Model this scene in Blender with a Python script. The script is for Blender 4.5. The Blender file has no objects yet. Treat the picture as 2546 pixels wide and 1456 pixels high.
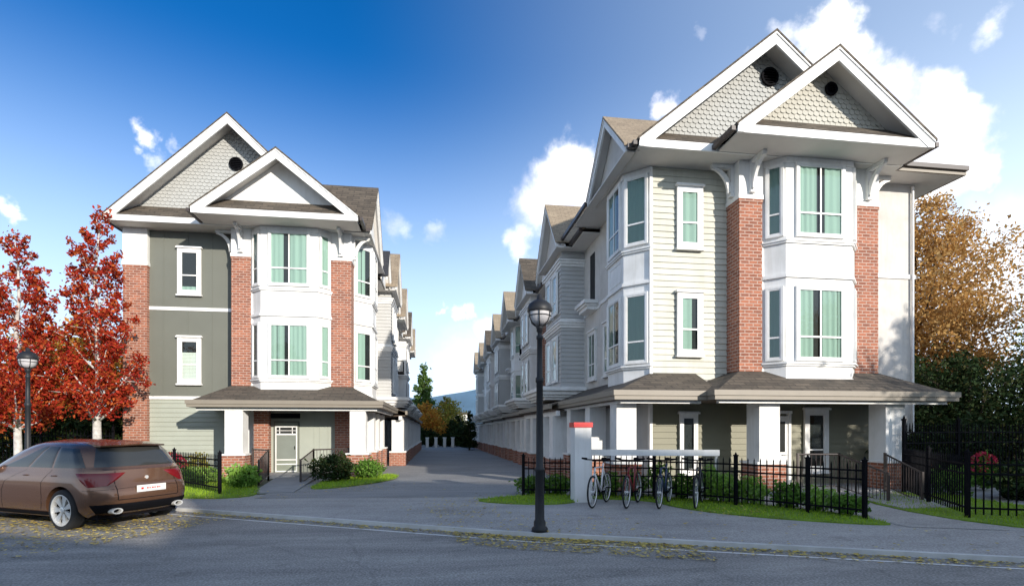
import bpy, math, random
import numpy as np
from mathutils import Matrix, Vector
R = math.radians
random.seed(7); rng = np.random.default_rng(7)
sc = bpy.context.scene
COL = sc.collection

# ------------------------------------------------------------------ camera
TH = math.atan(188/1335.0)
CAMZ = 1.75
cam = bpy.data.objects.new('camera', bpy.data.cameras.new('camera')); COL.objects.link(cam)
cam.location = (0, 0, CAMZ)
cam.rotation_euler = (R(90), 0, -TH)
cam.data.sensor_fit = 'HORIZONTAL'; cam.data.sensor_width = 36.0
cam.data.lens = 36.0*1335/2546
cam.data.shift_y = (1065-728)/2546
cam.data.clip_start = 0.05; cam.data.clip_end = 6000
sc.camera = cam

# ------------------------------------------------------------------ light
SUN_EL, SUN_AZ = R(15.5), R(29)            # azimuth: from -Y towards +X
sdir = Vector((math.sin(SUN_AZ)*math.cos(SUN_EL), -math.cos(SUN_AZ)*math.cos(SUN_EL), math.sin(SUN_EL)))
sl = bpy.data.lights.new('sun', 'SUN'); sl.energy = 4.5; sl.angle = R(0.6); sl.color = (1.0, 0.93, 0.83)
so = bpy.data.objects.new('sun', sl); COL.objects.link(so)
so.rotation_euler = sdir.to_track_quat('Z', 'Y').to_euler()
so.location = (20, -30, 30)
sc.view_settings.view_transform = 'Standard'; sc.view_settings.look = 'None'
sc.view_settings.exposure = 0.37; sc.view_settings.gamma = 1

W = bpy.data.worlds.new('World'); sc.world = W; W.use_nodes = True
wn = W.node_tree.nodes; wl = W.node_tree.links; wn.clear()
def wnode(t, **k):
    n = wn.new(t)
    for a, b in k.items(): setattr(n, a, b)
    return n
def pxdir(x, y):
    a = (x-1273)/1335; e = (1065-y)/1335
    c, s = math.cos(TH), math.sin(TH)
    return Vector((a*c+s, -a*s+c, e)).normalized(), 1/(1+a*a+e*e)
sky = wnode('ShaderNodeTexSky', sky_type='NISHITA'); sky.sun_disc = False
sky.sun_elevation = SUN_EL; sky.sun_rotation = R(180)-SUN_AZ
sky.air_density = 1.0; sky.dust_density = 0.2; sky.ozone_density = 3.0
hs = wnode('ShaderNodeHueSaturation'); hs.inputs['Hue'].default_value = .511; hs.inputs['Saturation'].default_value = 1.36; hs.inputs['Value'].default_value = 1.15
wl.new(sky.outputs[0], hs.inputs['Color'])
tcw = wnode('ShaderNodeTexCoord')
def wmath(op, a, b=None, c=None, clamp=False):
    n = wnode('ShaderNodeMath', operation=op); n.use_clamp = clamp
    for i, q in enumerate((a, b, c)):
        if q is None: continue
        if isinstance(q, (int, float)): n.inputs[i].default_value = q
        else: wl.new(q, n.inputs[i])
    return n.outputs[0]
def warp(scale, amp, src, detail=5):
    nz = wnode('ShaderNodeTexNoise'); nz.inputs['Scale'].default_value = scale; nz.inputs['Detail'].default_value = detail
    nz.inputs['Roughness'].default_value = 0.6
    wl.new(tcw.outputs['Generated'], nz.inputs['Vector'])
    s1 = wnode('ShaderNodeVectorMath', operation='SUBTRACT'); s1.inputs[1].default_value = (.5, .5, .5)
    wl.new(nz.outputs['Color'], s1.inputs[0])
    s2 = wnode('ShaderNodeVectorMath', operation='SCALE'); s2.inputs['Scale'].default_value = amp
    wl.new(s1.outputs[0], s2.inputs[0])
    s3 = wnode('ShaderNodeVectorMath', operation='ADD'); wl.new(src, s3.inputs[0]); wl.new(s2.outputs[0], s3.inputs[1])
    return s3.outputs[0]
wv = warp(8.0, 0.09, tcw.outputs['Generated']); wv = warp(30.0, 0.05, wv, 8)
# (px, py, radius px, density, softness)
clouds = [(2050, 85, 62, 1, .5), (2110, 165, 78, 1, .5), (2190, 245, 78, 1, .4), (2320, 255, 75, 1, .35), (2370, 330, 85, 1, .35), (2300, 380, 120, 1, .35),
    (2420, 420, 48, 1, .4), (2205, 340, 110, 1, .4), (1960, 110, 42, .7, .8), (1665, 275, 34, .9, .5),
    (1430, 410, 62, 1, .45), (1395, 480, 75, 1, .45), (1340, 515, 55, .8, .8), (1470, 470, 80, 1, .4), (1300, 600, 30, .7, .9),
    (352, 342, 22, .85, .9), (330, 388, 15, .55, 1.1), (382, 408, 18, .5, 1.2), (425, 376, 12, .35, 1.2), (38, 520, 26, .95, .6),
    (980, 562, 26, .4, 1.3), (1010, 566, 18, .35, 1.3), (1088, 570, 20, .4, 1.3), (1103, 760, 13, .8, .6), (1148, 779, 21, .85, .6), (1203, 818, 32, .7, .9), (1150, 905, 60, .4, 1.5),
    (2470, 62, 26, .55, 1.2), (2335, 55, 20, .35, 1.3), (1728, 68, 12, .25, 1.3), (1845, 130, 16, .3, 1.), (2480, 560, 60, .35, 1.5), (2420, 720, 120, .55, 1.5)]
acc = None
for px, py, r, dens, soft in clouds:
    d, k = pxdir(px, py)
    rr = r/1335*math.sqrt(k)
    vd = wnode('ShaderNodeVectorMath', operation='DISTANCE'); wl.new(wv, vd.inputs[0]); vd.inputs[1].default_value = d
    mr = wnode('ShaderNodeMapRange', interpolation_type='SMOOTHSTEP')
    mr.inputs['From Min'].default_value = rr*(1.08+soft*.6); mr.inputs['From Max'].default_value = max(0, rr*(.9-soft*.75))
    mr.inputs['To Min'].default_value = 0; mr.inputs['To Max'].default_value = dens
    wl.new(vd.outputs['Value'], mr.inputs['Value'])
    acc = mr.outputs[0] if acc is None else wmath('MAXIMUM', acc, mr.outputs[0])
# thin veil that thickens towards the horizon and the right
sep = wnode('ShaderNodeSeparateXYZ'); wl.new(tcw.outputs['Generated'], sep.inputs[0])
vx = wnode('ShaderNodeMapRange', interpolation_type='SMOOTHSTEP'); vx.inputs['From Min'].default_value = -.15; vx.inputs['From Max'].default_value = .9
vx.inputs['To Min'].default_value = 0; vx.inputs['To Max'].default_value = .46; wl.new(sep.outputs['X'], vx.inputs['Value']); veil = vx.outputs[0]
hz = wnode('ShaderNodeMapRange'); hz.inputs['From Min'].default_value = .57; hz.inputs['From Max'].default_value = 0.0; hz.interpolation_type = 'SMOOTHSTEP'
hz.inputs['To Min'].default_value = 0; hz.inputs['To Max'].default_value = .92; wl.new(sep.outputs['Z'], hz.inputs['Value'])
veil = wmath('ADD', veil, hz.outputs[0], clamp=True)
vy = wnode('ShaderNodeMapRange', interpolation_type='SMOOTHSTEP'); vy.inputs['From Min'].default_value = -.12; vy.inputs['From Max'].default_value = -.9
vy.inputs['To Min'].default_value = 0; vy.inputs['To Max'].default_value = .85; wl.new(sep.outputs['Y'], vy.inputs['Value']); veil = wmath('ADD', veil, vy.outputs[0], clamp=True)   # whitening added to the unseen sky behind the camera, neutralises the ambient light
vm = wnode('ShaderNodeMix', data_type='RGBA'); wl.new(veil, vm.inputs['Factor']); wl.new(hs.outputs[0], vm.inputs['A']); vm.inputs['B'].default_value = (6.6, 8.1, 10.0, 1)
nzc = wnode('ShaderNodeTexNoise'); nzc.inputs['Scale'].default_value = 7; nzc.inputs['Detail'].default_value = 6; wl.new(wv, nzc.inputs['Vector'])
cr = wnode('ShaderNodeMix', data_type='RGBA'); cst = wnode('ShaderNodeMapRange'); cst.inputs['From Min'].default_value = .38; cst.inputs['From Max'].default_value = .55; wl.new(nzc.outputs['Fac'], cst.inputs['Value']); wl.new(cst.outputs[0], cr.inputs['Factor']); cr.inputs['A'].default_value = (6.8, 7.0, 8.2, 1); cr.inputs['B'].default_value = (11.0, 10.8, 10.6, 1)
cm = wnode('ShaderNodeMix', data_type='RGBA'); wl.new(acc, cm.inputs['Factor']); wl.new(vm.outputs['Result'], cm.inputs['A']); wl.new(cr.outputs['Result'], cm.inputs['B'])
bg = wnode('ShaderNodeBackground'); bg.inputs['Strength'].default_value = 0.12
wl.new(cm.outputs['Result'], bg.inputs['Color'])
wo = wnode('ShaderNodeOutputWorld'); wl.new(bg.outputs[0], wo.inputs['Surface'])

# ------------------------------------------------------------------ materials
def newmat(name):
    m = bpy.data.materials.new(name); m.use_nodes = True
    nt = m.node_tree; b = nt.nodes['Principled BSDF']
    return m, nt.nodes, nt.links, b
def rgba(c): return (c[0], c[1], c[2], 1)
def mixc(n, l, fac, a, b, blend='MIX'):
    x = n.new('ShaderNodeMix'); x.data_type = 'RGBA'; x.blend_type = blend
    for s, v in (('Factor', fac), ('A', a), ('B', b)):
        if isinstance(v, (int, float)): x.inputs[s].default_value = v
        elif isinstance(v, tuple): x.inputs[s].default_value = rgba(v)
        else: l.new(v, x.inputs[s])
    return x.outputs['Result']
def noise(n, l, scale, detail=4, vec=None, coord='Object', rough=.55):
    t = n.new('ShaderNodeTexNoise'); t.inputs['Scale'].default_value = scale; t.inputs['Detail'].default_value = detail; t.inputs['Roughness'].default_value = rough
    if vec is None:
        c = n.new('ShaderNodeTexCoord'); vec = c.outputs[coord]
    l.new(vec, t.inputs['Vector']); return t.outputs['Fac']
def ramp(n, l, f, p0, p1):
    r = n.new('ShaderNodeMapRange'); r.inputs['From Min'].default_value = p0; r.inputs['From Max'].default_value = p1; l.new(f, r.inputs['Value']); return r.outputs[0]
def bump(n, l, b, h, dist, strength=1):
    bu = n.new('ShaderNodeBump'); bu.inputs['Distance'].default_value = dist; bu.inputs['Strength'].default_value = strength
    l.new(h, bu.inputs['Height']); l.new(bu.outputs[0], b.inputs['Normal'])
def plain(name, c, rough=.6, metal=0, var=.12, scale=3.0, bmp=0, coat=0, spec=.5):
    m, n, l, b = newmat(name)
    c2 = tuple(max(0, x*(1-var)) for x in c)
    f = noise(n, l, scale, 6)
    l.new(mixc(n, l, ramp(n, l, f, .35, .7), c, c2), b.inputs['Base Color'])
    b.inputs['Roughness'].default_value = rough; b.inputs['Metallic'].default_value = metal
    b.inputs['Coat Weight'].default_value = coat; b.inputs['Specular IOR Level'].default_value = spec
    if bmp: bump(n, l, b, noise(n, l, scale*14, 4), bmp)
    return m
def brickmat(name, c1, c2, cm_, bw, rh, mortar, rough=.85, offs=.5, bmp=.006, sq=1.0, noisevar=.35):
    m, n, l, b = newmat(name)
    uv = n.new('ShaderNodeUVMap')
    t = n.new('ShaderNodeTexBrick'); l.new(uv.outputs[0], t.inputs['Vector'])
    t.offset = offs
    t.inputs['Scale'].default_value = 1; t.inputs['Brick Width'].default_value = bw; t.inputs['Row Height'].default_value = rh
    t.inputs['Mortar Size'].default_value = mortar; t.inputs['Mortar Smooth'].default_value = .1; t.inputs['Bias'].default_value = 0
    t.inputs['Color1'].default_value = rgba(c1); t.inputs['Color2'].default_value = rgba(c2); t.inputs['Mortar'].default_value = rgba(cm_)
    f = noise(n, l, 2.2, 6, uv.outputs[0])
    f2 = noise(n, l, 14, 3, uv.outputs[0])
    col = mixc(n, l, noisevar, t.outputs['Color'], mixc(n, l, f, tuple(x*.45 for x in c1), tuple(min(1, x*1.7) for x in c2)))
    col = mixc(n, l, ramp(n, l, f2, .3, .75), col, mixc(n, l, .35, col, (.02, .018, .016)))
    l.new(col, b.inputs['Base Color']); b.inputs['Roughness'].default_value = rough
    inv = n.new('ShaderNodeMath'); inv.operation = 'SUBTRACT'; inv.inputs[0].default_value = 1; l.new(t.outputs['Fac'], inv.inputs[1])
    bump(n, l, b, inv.outputs[0], bmp)
    return m
M = {}
def painted(name, c, rough, var, bmp=0):
    m, n, l, b = newmat(name)
    tc = n.new('ShaderNodeTexCoord'); mp = n.new('ShaderNodeMapping'); mp.inputs['Scale'].default_value = (7, 7, .55); l.new(tc.outputs['Object'], mp.inputs['Vector'])
    f = noise(n, l, 1, 6, mp.outputs[0], rough=.7); f2 = noise(n, l, 1.6, 5, tc.outputs['Object'])
    d = tuple(x*k for x, k in zip(c, (1-var, 1-var*1.05, 1-var*1.25)))
    col = mixc(n, l, ramp(n, l, f, .48, .80), c, d); col = mixc(n, l, ramp(n, l, f2, .45, .85), col, tuple(x*.90 for x in d))
    l.new(col, b.inputs['Base Color']); b.inputs['Roughness'].default_value = rough
    bump(n, l, b, noise(n, l, 5, 5, tc.outputs['Object']), .004+bmp)
    return m
M['white'] = painted('white_paint', (.80, .79, .77), .5, .16)
M['stucco'] = painted('white_stucco', (.75, .74, .72), .85, .15, .004)
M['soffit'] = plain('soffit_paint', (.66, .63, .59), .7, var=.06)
M['cream'] = painted('cream_stucco', (.58, .555, .52), .85, .15, .004)
M['khaki'] = plain('khaki_siding', (.21, .20, .135), .6, var=.08, scale=2)  # khaki of the lower siding, darkened further to deepen the porch shade
M['siding'] = painted('pale_siding', (.53, .52, .445), .6, .15)
M['sage'] = plain('sage_siding', (.36, .38, .32), .6, var=.08, scale=2)
M['olive'] = plain('olive_panel', (.145, .15, .125), .65, var=.08, scale=1.2)
M['grey'] = plain('grey_siding', (.47, .465, .45), .65, var=.08, scale=2)
M['scale'] = plain('sage_shingle', (.42, .42, .40), .7, var=.1, scale=5)
M['scale_w'] = plain('pale_shingle', (.47, .455, .40), .7, var=.08, scale=5)
M['taupe'] = plain('taupe_gutter', (.24, .205, .16), .5, var=.08)
M['brown'] = plain('brown_gutter', (.055, .04, .035), .45)
M['black'] = plain('black_metal', (.006, .006, .008), .75, var=.2, spec=.08)
M['lampgrey'] = plain('lamp_metal', (.018, .019, .022), .5, var=.2, spec=.35)
M['dark'] = plain('dark_void', (.012, .013, .014), .8)
M['brick'] = brickmat('red_brick', (.17, .052, .030), (.44, .155, .082), (.52, .43, .37), .24, .088, .014)
M['roof'] = brickmat('brown_roof_shingle', (.04, .033, .026), (.145, .115, .085), (.02, .018, .015), .45, .17, .02, .9, bmp=.02, noisevar=.45)
M['roof_tan'] = brickmat('tan_roof_shingle', (.26, .20, .14), (.36, .285, .20), (.14, .11, .08), .32, .13, .008, .9, bmp=.01, noisevar=.4)
M['roof_dark'] = brickmat('dark_roof_shingle', (.03, .032, .04), (.05, .052, .06), (.015, .015, .018), .32, .13, .010, .9, bmp=.01)
M['red'] = plain('red_cap', (.62, .02, .02), .45)
M['trunk_w'] = plain('birch_bark', (.62, .58, .54), .8, var=.45, scale=9, bmp=.01)
M['trunk'] = plain('brown_bark', (.09, .065, .045), .9, var=.4, scale=8, bmp=.01)
M['rubber'] = plain('tyre_rubber', (.015, .015, .016), .85)
M['chrome'] = plain('alloy', (.72, .71, .68), .35, metal=.4, var=.05)
M['bikewhite'] = plain('white_frame_paint', (.7, .68, .66), .3)
M['bikered'] = plain('red_frame_paint', (.22, .025, .025), .3)
M['bikeblack'] = plain('black_frame_paint', (.015, .015, .02), .3)
M['bikeblue'] = plain('navy_frame_paint', (.03, .05, .10), .3)
M['concrete'] = plain('concrete', (.30, .30, .30), .9, var=.25, scale=2, bmp=.003)
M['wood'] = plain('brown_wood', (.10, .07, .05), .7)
M['door'] = plain('door_paint', (.22, .24, .19), .45)
M['screen'] = plain('screen_mesh', (.20, .22, .19), .5)
M['hill'] = plain('hazed_forest', (.09, .17, .25), 1, var=.25, scale=.01)  # blue of distant haze put into the forest colour
M['soil'] = plain('soil', (.04, .03, .02), 1, var=.4, scale=6, bmp=.02)

def asphalt(name, c, var, big, spk, bmpd=.006, crack=.0):
    m, n, l, b = newmat(name)
    tc = n.new('ShaderNodeTexCoord')
    mp = n.new('ShaderNodeMapping'); mp.inputs['Rotation'].default_value = (0, 0, R(24)); mp.inputs['Scale'].default_value = (.35, 1.6, 1); l.new(tc.outputs['Object'], mp.inputs['Vector'])
    f1 = noise(n, l, big, 7, mp.outputs[0], rough=.62)
    f2 = noise(n, l, spk, 3, tc.outputs['Object'])
    f3 = noise(n, l, .35, 4, tc.outputs['Object'])
    c0 = mixc(n, l, ramp(n, l, f1, .3, .72), tuple(x*(1-var) for x in c), tuple(x*(1+var) for x in c))
    c0 = mixc(n, l, ramp(n, l, f2, .42, .62), mixc(n, l, .30, c0, (.03, .03, .035)), mixc(n, l, .28, c0, (.55, .54, .52)))
    c0 = mixc(n, l, ramp(n, l, f3, .5, .8), c0, mixc(n, l, .3, c0, (.03, .03, .035)))
    vo = n.new('ShaderNodeTexVoronoi'); vo.feature = 'DISTANCE_TO_EDGE'; vo.inputs['Scale'].default_value = .42
    nv = n.new('ShaderNodeTexNoise'); nv.inputs['Scale'].default_value = 1.5; nv.inputs['Detail'].default_value = 8; l.new(tc.outputs['Object'], nv.inputs['Vector'])
    ad = n.new('ShaderNodeVectorMath'); ad.operation = 'MULTIPLY_ADD'; l.new(nv.outputs['Color'], ad.inputs[0]); ad.inputs[1].default_value = (1.1, 1.1, 0); l.new(tc.outputs['Object'], ad.inputs[2])
    l.new(ad.outputs[0], vo.inputs['Vector'])
    ck = n.new('ShaderNodeMapRange'); ck.inputs['From Min'].default_value = .004; ck.inputs['From Max'].default_value = .012; ck.inputs['To Min'].default_value = crack; ck.inputs['To Max'].default_value = 0; l.new(vo.outputs['Distance'], ck.inputs['Value'])
    c0 = mixc(n, l, ck.outputs[0], c0, (.03, .03, .03))
    f4 = noise(n, l, 1.9, 2, tc.outputs['Object']); c0 = mixc(n, l, ramp(n, l, f4, .66, .72), c0, mixc(n, l, .22, c0, (.05, .048, .045)))
    l.new(c0, b.inputs['Base Color']); b.inputs['Roughness'].default_value = .85
    bump(n, l, b, f2, bmpd)
    return m
M['road'] = asphalt('asphalt_road', (.30, .275, .245), .38, 1.4, 38, crack=.16)
M['pave'] = asphalt('asphalt_pavement', (.40, .375, .345), .2, 1.1, 45)
M['lane'] = asphalt('asphalt_lane', (.27, .265, .26), .2, 1.1, 40)
M['lawn'] = plain('lawn_turf', (.20, .32, .025), 1, var=.4, scale=4, bmp=.02)
M['earth'] = plain('earth', (.08, .09, .05), 1, var=.3, scale=.3)
M['kerb'] = plain('kerb_concrete', (.62, .61, .58), .85, var=.25, scale=3, bmp=.002)

def leafmat(name, cols, trans=.35, rough=.55):
    m, n, l, b = newmat(name)
    g = n.new('ShaderNodeNewGeometry'); r = n.new('ShaderNodeValToRGB')
    r.color_ramp.elements[0].color = rgba(cols[0]); r.color_ramp.elements[0].position = 0
    r.color_ramp.elements[1].color = rgba(cols[-1]); r.color_ramp.elements[1].position = 1
    for i, c in enumerate(cols[1:-1]):
        e = r.color_ramp.elements.new((i+1)/(len(cols)-1)); e.color = rgba(c)
    l.new(g.outputs['Random Per Island'], r.inputs[0])
    l.new(r.outputs[0], b.inputs['Base Color']); b.inputs['Roughness'].default_value = max(rough, .7); b.inputs['Specular IOR Level'].default_value = .15
    tr = n.new('ShaderNodeBsdfTranslucent'); l.new(r.outputs[0], tr.inputs['Color'])
    mx = n.new('ShaderNodeMixShader'); mx.inputs[0].default_value = trans
    l.new(b.outputs[0], mx.inputs[1]); l.new(tr.outputs[0], mx.inputs[2])
    l.new(mx.outputs[0], n['Material Output'].inputs['Surface'])
    return m
M['leaf_red'] = leafmat('red_leaves', [(.22, .018, .012), (.40, .03, .015), (.46, .05, .018), (.24, .012, .014), (.54, .14, .03), (.42, .04, .02)])
M['leaf_orange'] = leafmat('orange_leaves', [(.58, .28, .04), (.66, .36, .06), (.50, .16, .03), (.48, .38, .07)], .45)
M['leaf_gold'] = leafmat('golden_brown_leaves', [(.52, .29, .09), (.60, .37, .13), (.42, .21, .06), (.56, .38, .16)], .45)
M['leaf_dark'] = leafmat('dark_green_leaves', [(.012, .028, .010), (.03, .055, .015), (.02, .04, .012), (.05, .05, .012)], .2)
M['leaf_green'] = leafmat('green_leaves', [(.08, .17, .025), (.15, .29, .04), (.10, .22, .03), (.22, .34, .07)])
M['leaf_lime'] = leafmat('lime_leaves', [(.22, .40, .05), (.32, .50, .09), (.20, .38, .06), (.40, .52, .20)])
M['leaf_yellow'] = leafmat('yellow_green_leaves', [(.22, .24, .04), (.40, .32, .05), (.16, .20, .03), (.34, .20, .04)])
M['leaf_cypress'] = leafmat('cypress_leaves', [(.05, .10, .02), (.10, .17, .04), (.07, .13, .03), (.13, .19, .05)])
M['flower_red'] = leafmat('crimson_flowers', [(.45, .02, .05), (.60, .05, .10), (.35, .01, .03), (.5, .10, .14)], .2)
M['litter'] = leafmat('litter_leaves', [(.70, .52, .10), (.42, .28, .06), (.80, .62, .18), (.12, .08, .03), (.60, .50, .14)], .1, .8)
M['grass'] = leafmat('grass_blades', [(.22, .36, .02), (.30, .46, .03), (.24, .38, .02), (.36, .46, .05)], .3)

def curtainmat(name, c):
    m, n, l, b = newmat(name)
    tc = n.new('ShaderNodeTexCoord'); mp = n.new('ShaderNodeMapping'); mp.inputs['Scale'].default_value = (18, 18, .4); l.new(tc.outputs['Object'], mp.inputs['Vector'])
    f = noise(n, l, 1, 2, mp.outputs[0])
    l.new(mixc(n, l, f, c, tuple(x*.8 for x in c)), b.inputs['Base Color']); b.inputs['Roughness'].default_value = .9
    return m
M['curtain'] = curtainmat('green_curtain', (.36, .46, .41))
M['blind'] = curtainmat('white_blind', (.75, .74, .70))
def glassmat(name, tint, fr=.9):
    m, n, l, b = newmat(name); n.remove(b)
    t = n.new('ShaderNodeBsdfTransparent'); t.inputs[0].default_value = rgba(tint)
    g = n.new('ShaderNodeBsdfGlossy'); g.inputs['Roughness'].default_value = .015; g.inputs['Color'].default_value = (fr, fr, fr, 1)
    f = n.new('ShaderNodeFresnel'); f.inputs[0].default_value = 1.55
    tc = n.new('ShaderNodeTexCoord'); nz = n.new('ShaderNodeTexNoise'); nz.inputs['Scale'].default_value = 1.3; l.new(tc.outputs['Object'], nz.inputs['Vector'])
    bu = n.new('ShaderNodeBump'); bu.inputs['Distance'].default_value = .012; l.new(nz.outputs['Fac'], bu.inputs['Height']); l.new(bu.outputs[0], g.inputs['Normal'])
    mx = n.new('ShaderNodeMixShader'); l.new(f.outputs[0], mx.inputs[0]); l.new(t.outputs[0], mx.inputs[1]); l.new(g.outputs[0], mx.inputs[2])
    l.new(mx.outputs[0], n['Material Output'].inputs['Surface']); return m
M['glass'] = glassmat('window_glass', (.86, .94, .92))
M['lampglass'] = glassmat('lamp_glass', (.9, .9, .92))
def flatglass(name, c, rough=.05, coat=0):
    m, n, l, b = newmat(name); b.inputs['Base Color'].default_value = rgba(c); b.inputs['Roughness'].default_value = rough; b.inputs['Specular IOR Level'].default_value = .6
    return m
M['carglass'] = flatglass('car_tinted_glass', (.035, .036, .034), .06)
M['taillight'] = flatglass('tail_lamp_red', (.16, .004, .006), .12)
M['lampdiff'] = plain('frosted_glass', (.52, .50, .50), .35, var=.03)
def carpaint():
    m, n, l, b = newmat('bronze_car_paint')
    b.inputs['Base Color'].default_value = (.17, .084, .047, 1); b.inputs['Metallic'].default_value = .6; b.inputs['Roughness'].default_value = .27
    b.inputs['Coat Weight'].default_value = .8; b.inputs['Coat Roughness'].default_value = .06
    f = noise(n, l, 900, 2); l.new(mixc(n, l, f, (.16, .079, .044), (.205, .104, .06)), b.inputs['Base Color'])
    return m
M['car'] = carpaint()

# ------------------------------------------------------------------ mesh helpers
class MB:
    def __init__(s, m=None): s.v = []; s.f = []; s.M = m or Matrix.Identity(4)
    def pts(s, ps):
        i = len(s.v); s.v += [tuple(s.M @ Vector(p)) for p in ps]; return i
    def poly(s, ps):
        i = s.pts(ps); s.f.append(tuple(range(i, i+len(ps)))); return s
    def ext(s, ps, vec):
        n = len(ps); i = s.pts(ps); s.pts([tuple(Vector(p)+Vector(vec)) for p in ps])
        # orient outward: compare the polygon normal with vec
        a = Vector(ps[0]); nrm = Vector((0, 0, 0))
        for k in range(1, n-1): nrm += (Vector(ps[k])-a).cross(Vector(ps[k+1])-a)
        fl = nrm.dot(Vector(vec)) < 0
        A = list(range(i, i+n)); B = list(range(i+n, i+2*n))
        if not fl: s.f.append(tuple(reversed(A))); s.f.append(tuple(B))
        else: s.f.append(tuple(A)); s.f.append(tuple(reversed(B)))
        for k in range(n):
            q = (A[k], A[(k+1) % n], B[(k+1) % n], B[k])
            s.f.append(q if not fl else tuple(reversed(q)))
        return s
    def box(s, x0, x1, y0, y1, z0, z1):
        return s.ext([(x0, y0, z0), (x1, y0, z0), (x1, y1, z0), (x0, y1, z0)], (0, 0, z1-z0))
    def slab(s, ps, t): return s.ext(ps, (0, 0, -t))
    def tube(s, p0, p1, r0, r1=None, n=8, cap=True):
        r1 = r0 if r1 is None else r1; p0 = Vector(p0); p1 = Vector(p1); d = (p1-p0).normalized()
        a = d.orthogonal().normalized(); b = d.cross(a)
        c = [(math.cos(2*math.pi*k/n), math.sin(2*math.pi*k/n)) for k in range(n)]
        i = s.pts([p0+a*x*r0+b*y*r0 for x, y in c]); j = s.pts([p1+a*x*r1+b*y*r1 for x, y in c])
        for k in range(n): s.f.append((i+k, i+(k+1) % n, j+(k+1) % n, j+k))
        if cap: s.f.append(tuple(reversed(range(i, i+n)))); s.f.append(tuple(range(j, j+n)))
        return s
    def chain(s, ps, rs, n=8):
        rings = []
        for q, p in enumerate(ps):
            p = Vector(p); d = (Vector(ps[min(q+1, len(ps)-1)])-Vector(ps[max(q-1, 0)])).normalized()
            a = Vector((1, 0, 0)) if abs(d.x) < .8 else Vector((0, 1, 0)); a = (a-d*a.dot(d)).normalized(); b = d.cross(a)
            rings.append(s.pts([p+a*math.cos(2*math.pi*k/n)*rs[q]+b*math.sin(2*math.pi*k/n)*rs[q] for k in range(n)]))
        for i, j in zip(rings, rings[1:]):
            for k in range(n): s.f.append((i+k, i+(k+1) % n, j+(k+1) % n, j+k))
        s.f.append(tuple(reversed(range(rings[0], rings[0]+n)))); s.f.append(tuple(range(rings[-1], rings[-1]+n)))
        return s
    def lathe(s, prof, c=(0, 0, 0), n=20, axis='Z', close=False):
        rings = []
        for r, h in prof:
            ps = []
            for k in range(n):
                t = 2*math.pi*k/n; x, y = r*math.cos(t), r*math.sin(t)
                p = (x, y, h) if axis == 'Z' else ((x, h, y) if axis == 'Y' else (h, x, y))
                ps.append((p[0]+c[0], p[1]+c[1], p[2]+c[2]))
            rings.append(s.pts(ps))
        prs = list(zip(rings, rings[1:]))+([(rings[-1], rings[0])] if close else [])
        for i, j in prs:
            for k in range(n):
                q = (i+k, i+(k+1) % n, j+(k+1) % n, j+k); s.f.append(q if axis != 'Y' else tuple(reversed(q)))
        return s
    def ring(s, c, rad, r, axis, n=28, m=8):
        return s.lathe([(rad+r*math.cos(2*math.pi*k/m), r*math.sin(2*math.pi*k/m)) for k in range(m)], c, n, axis, True)
    def build(s, name, mat, parent=None, smooth=False, uv=True):
        me = bpy.data.meshes.new(name); me.from_pydata(s.v, [], s.f); me.update()
        if smooth: me.polygons.foreach_set('use_smooth', [True]*len(me.polygons))
        if uv and len(me.polygons):
            L = me.uv_layers.new(name='UVMap'); out = np.zeros((len(me.loops), 2)); vs = me.vertices
            for p in me.polygons:
                nn = p.normal
                if abs(nn.z) > .98: t = Vector((1, 0, 0))
                else: t = Vector((-nn.y, nn.x, 0)).normalized()
                b_ = nn.cross(t)
                for li in p.loop_indices:
                    co = vs[me.loops[li].vertex_index].co; out[li] = (co.dot(t)+50, co.dot(b_)+50)
            L.data.foreach_set('uv', out.ravel())
        if mat is not None: me.materials.append(M[mat] if isinstance(mat, str) else mat)
        o = bpy.data.objects.new(name, me); COL.objects.link(o)
        if parent is not None: o.parent = parent
        return o
def tag(o, label=None, cat=None, group=None, kind=None):
    if label: o['label'] = label
    if cat: o['category'] = cat
    if group: o['group'] = group
    if kind: o['kind'] = kind
    return o
def empty(name, loc, label, cat, group=None, rz=0):
    o = bpy.data.objects.new(name, None); COL.objects.link(o); o.location = loc; o.rotation_euler = (0, 0, rz); o.empty_display_size = .3
    return tag(o, label, cat, group)
def kids(o): return [c for c in bpy.data.objects if c.parent == o]
def copy_tree(o, parent=None):
    c = o.copy(); COL.objects.link(c); c.parent = parent
    for ch in kids(o): copy_tree(ch, c)
    return c
def T(x=0, y=0, z=0, rz=0): return Matrix.Translation((x, y, z)) @ Matrix.Rotation(rz, 4, 'Z')

# ground heights -------------------------------------------------------------
def gz(y): return .12-.01*min(max(0, y-14), 66)
KERB = [(-60, 40), (-30, 24.8), (-12, 15.45), (-4.9, 11.62), (1.16, 8.35), (7.11, 5.84), (14, 3.1), (45, -9.5), (80, -24)]
def ky(x):
    for (a, b), (c, d) in zip(KERB, KERB[1:]):
        if a <= x <= c: return b+(d-b)*(x-a)/(c-a)
    return KERB[0][1]
def struct(name, mb, mat): return tag(mb.build(name, mat), kind='structure')

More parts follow.
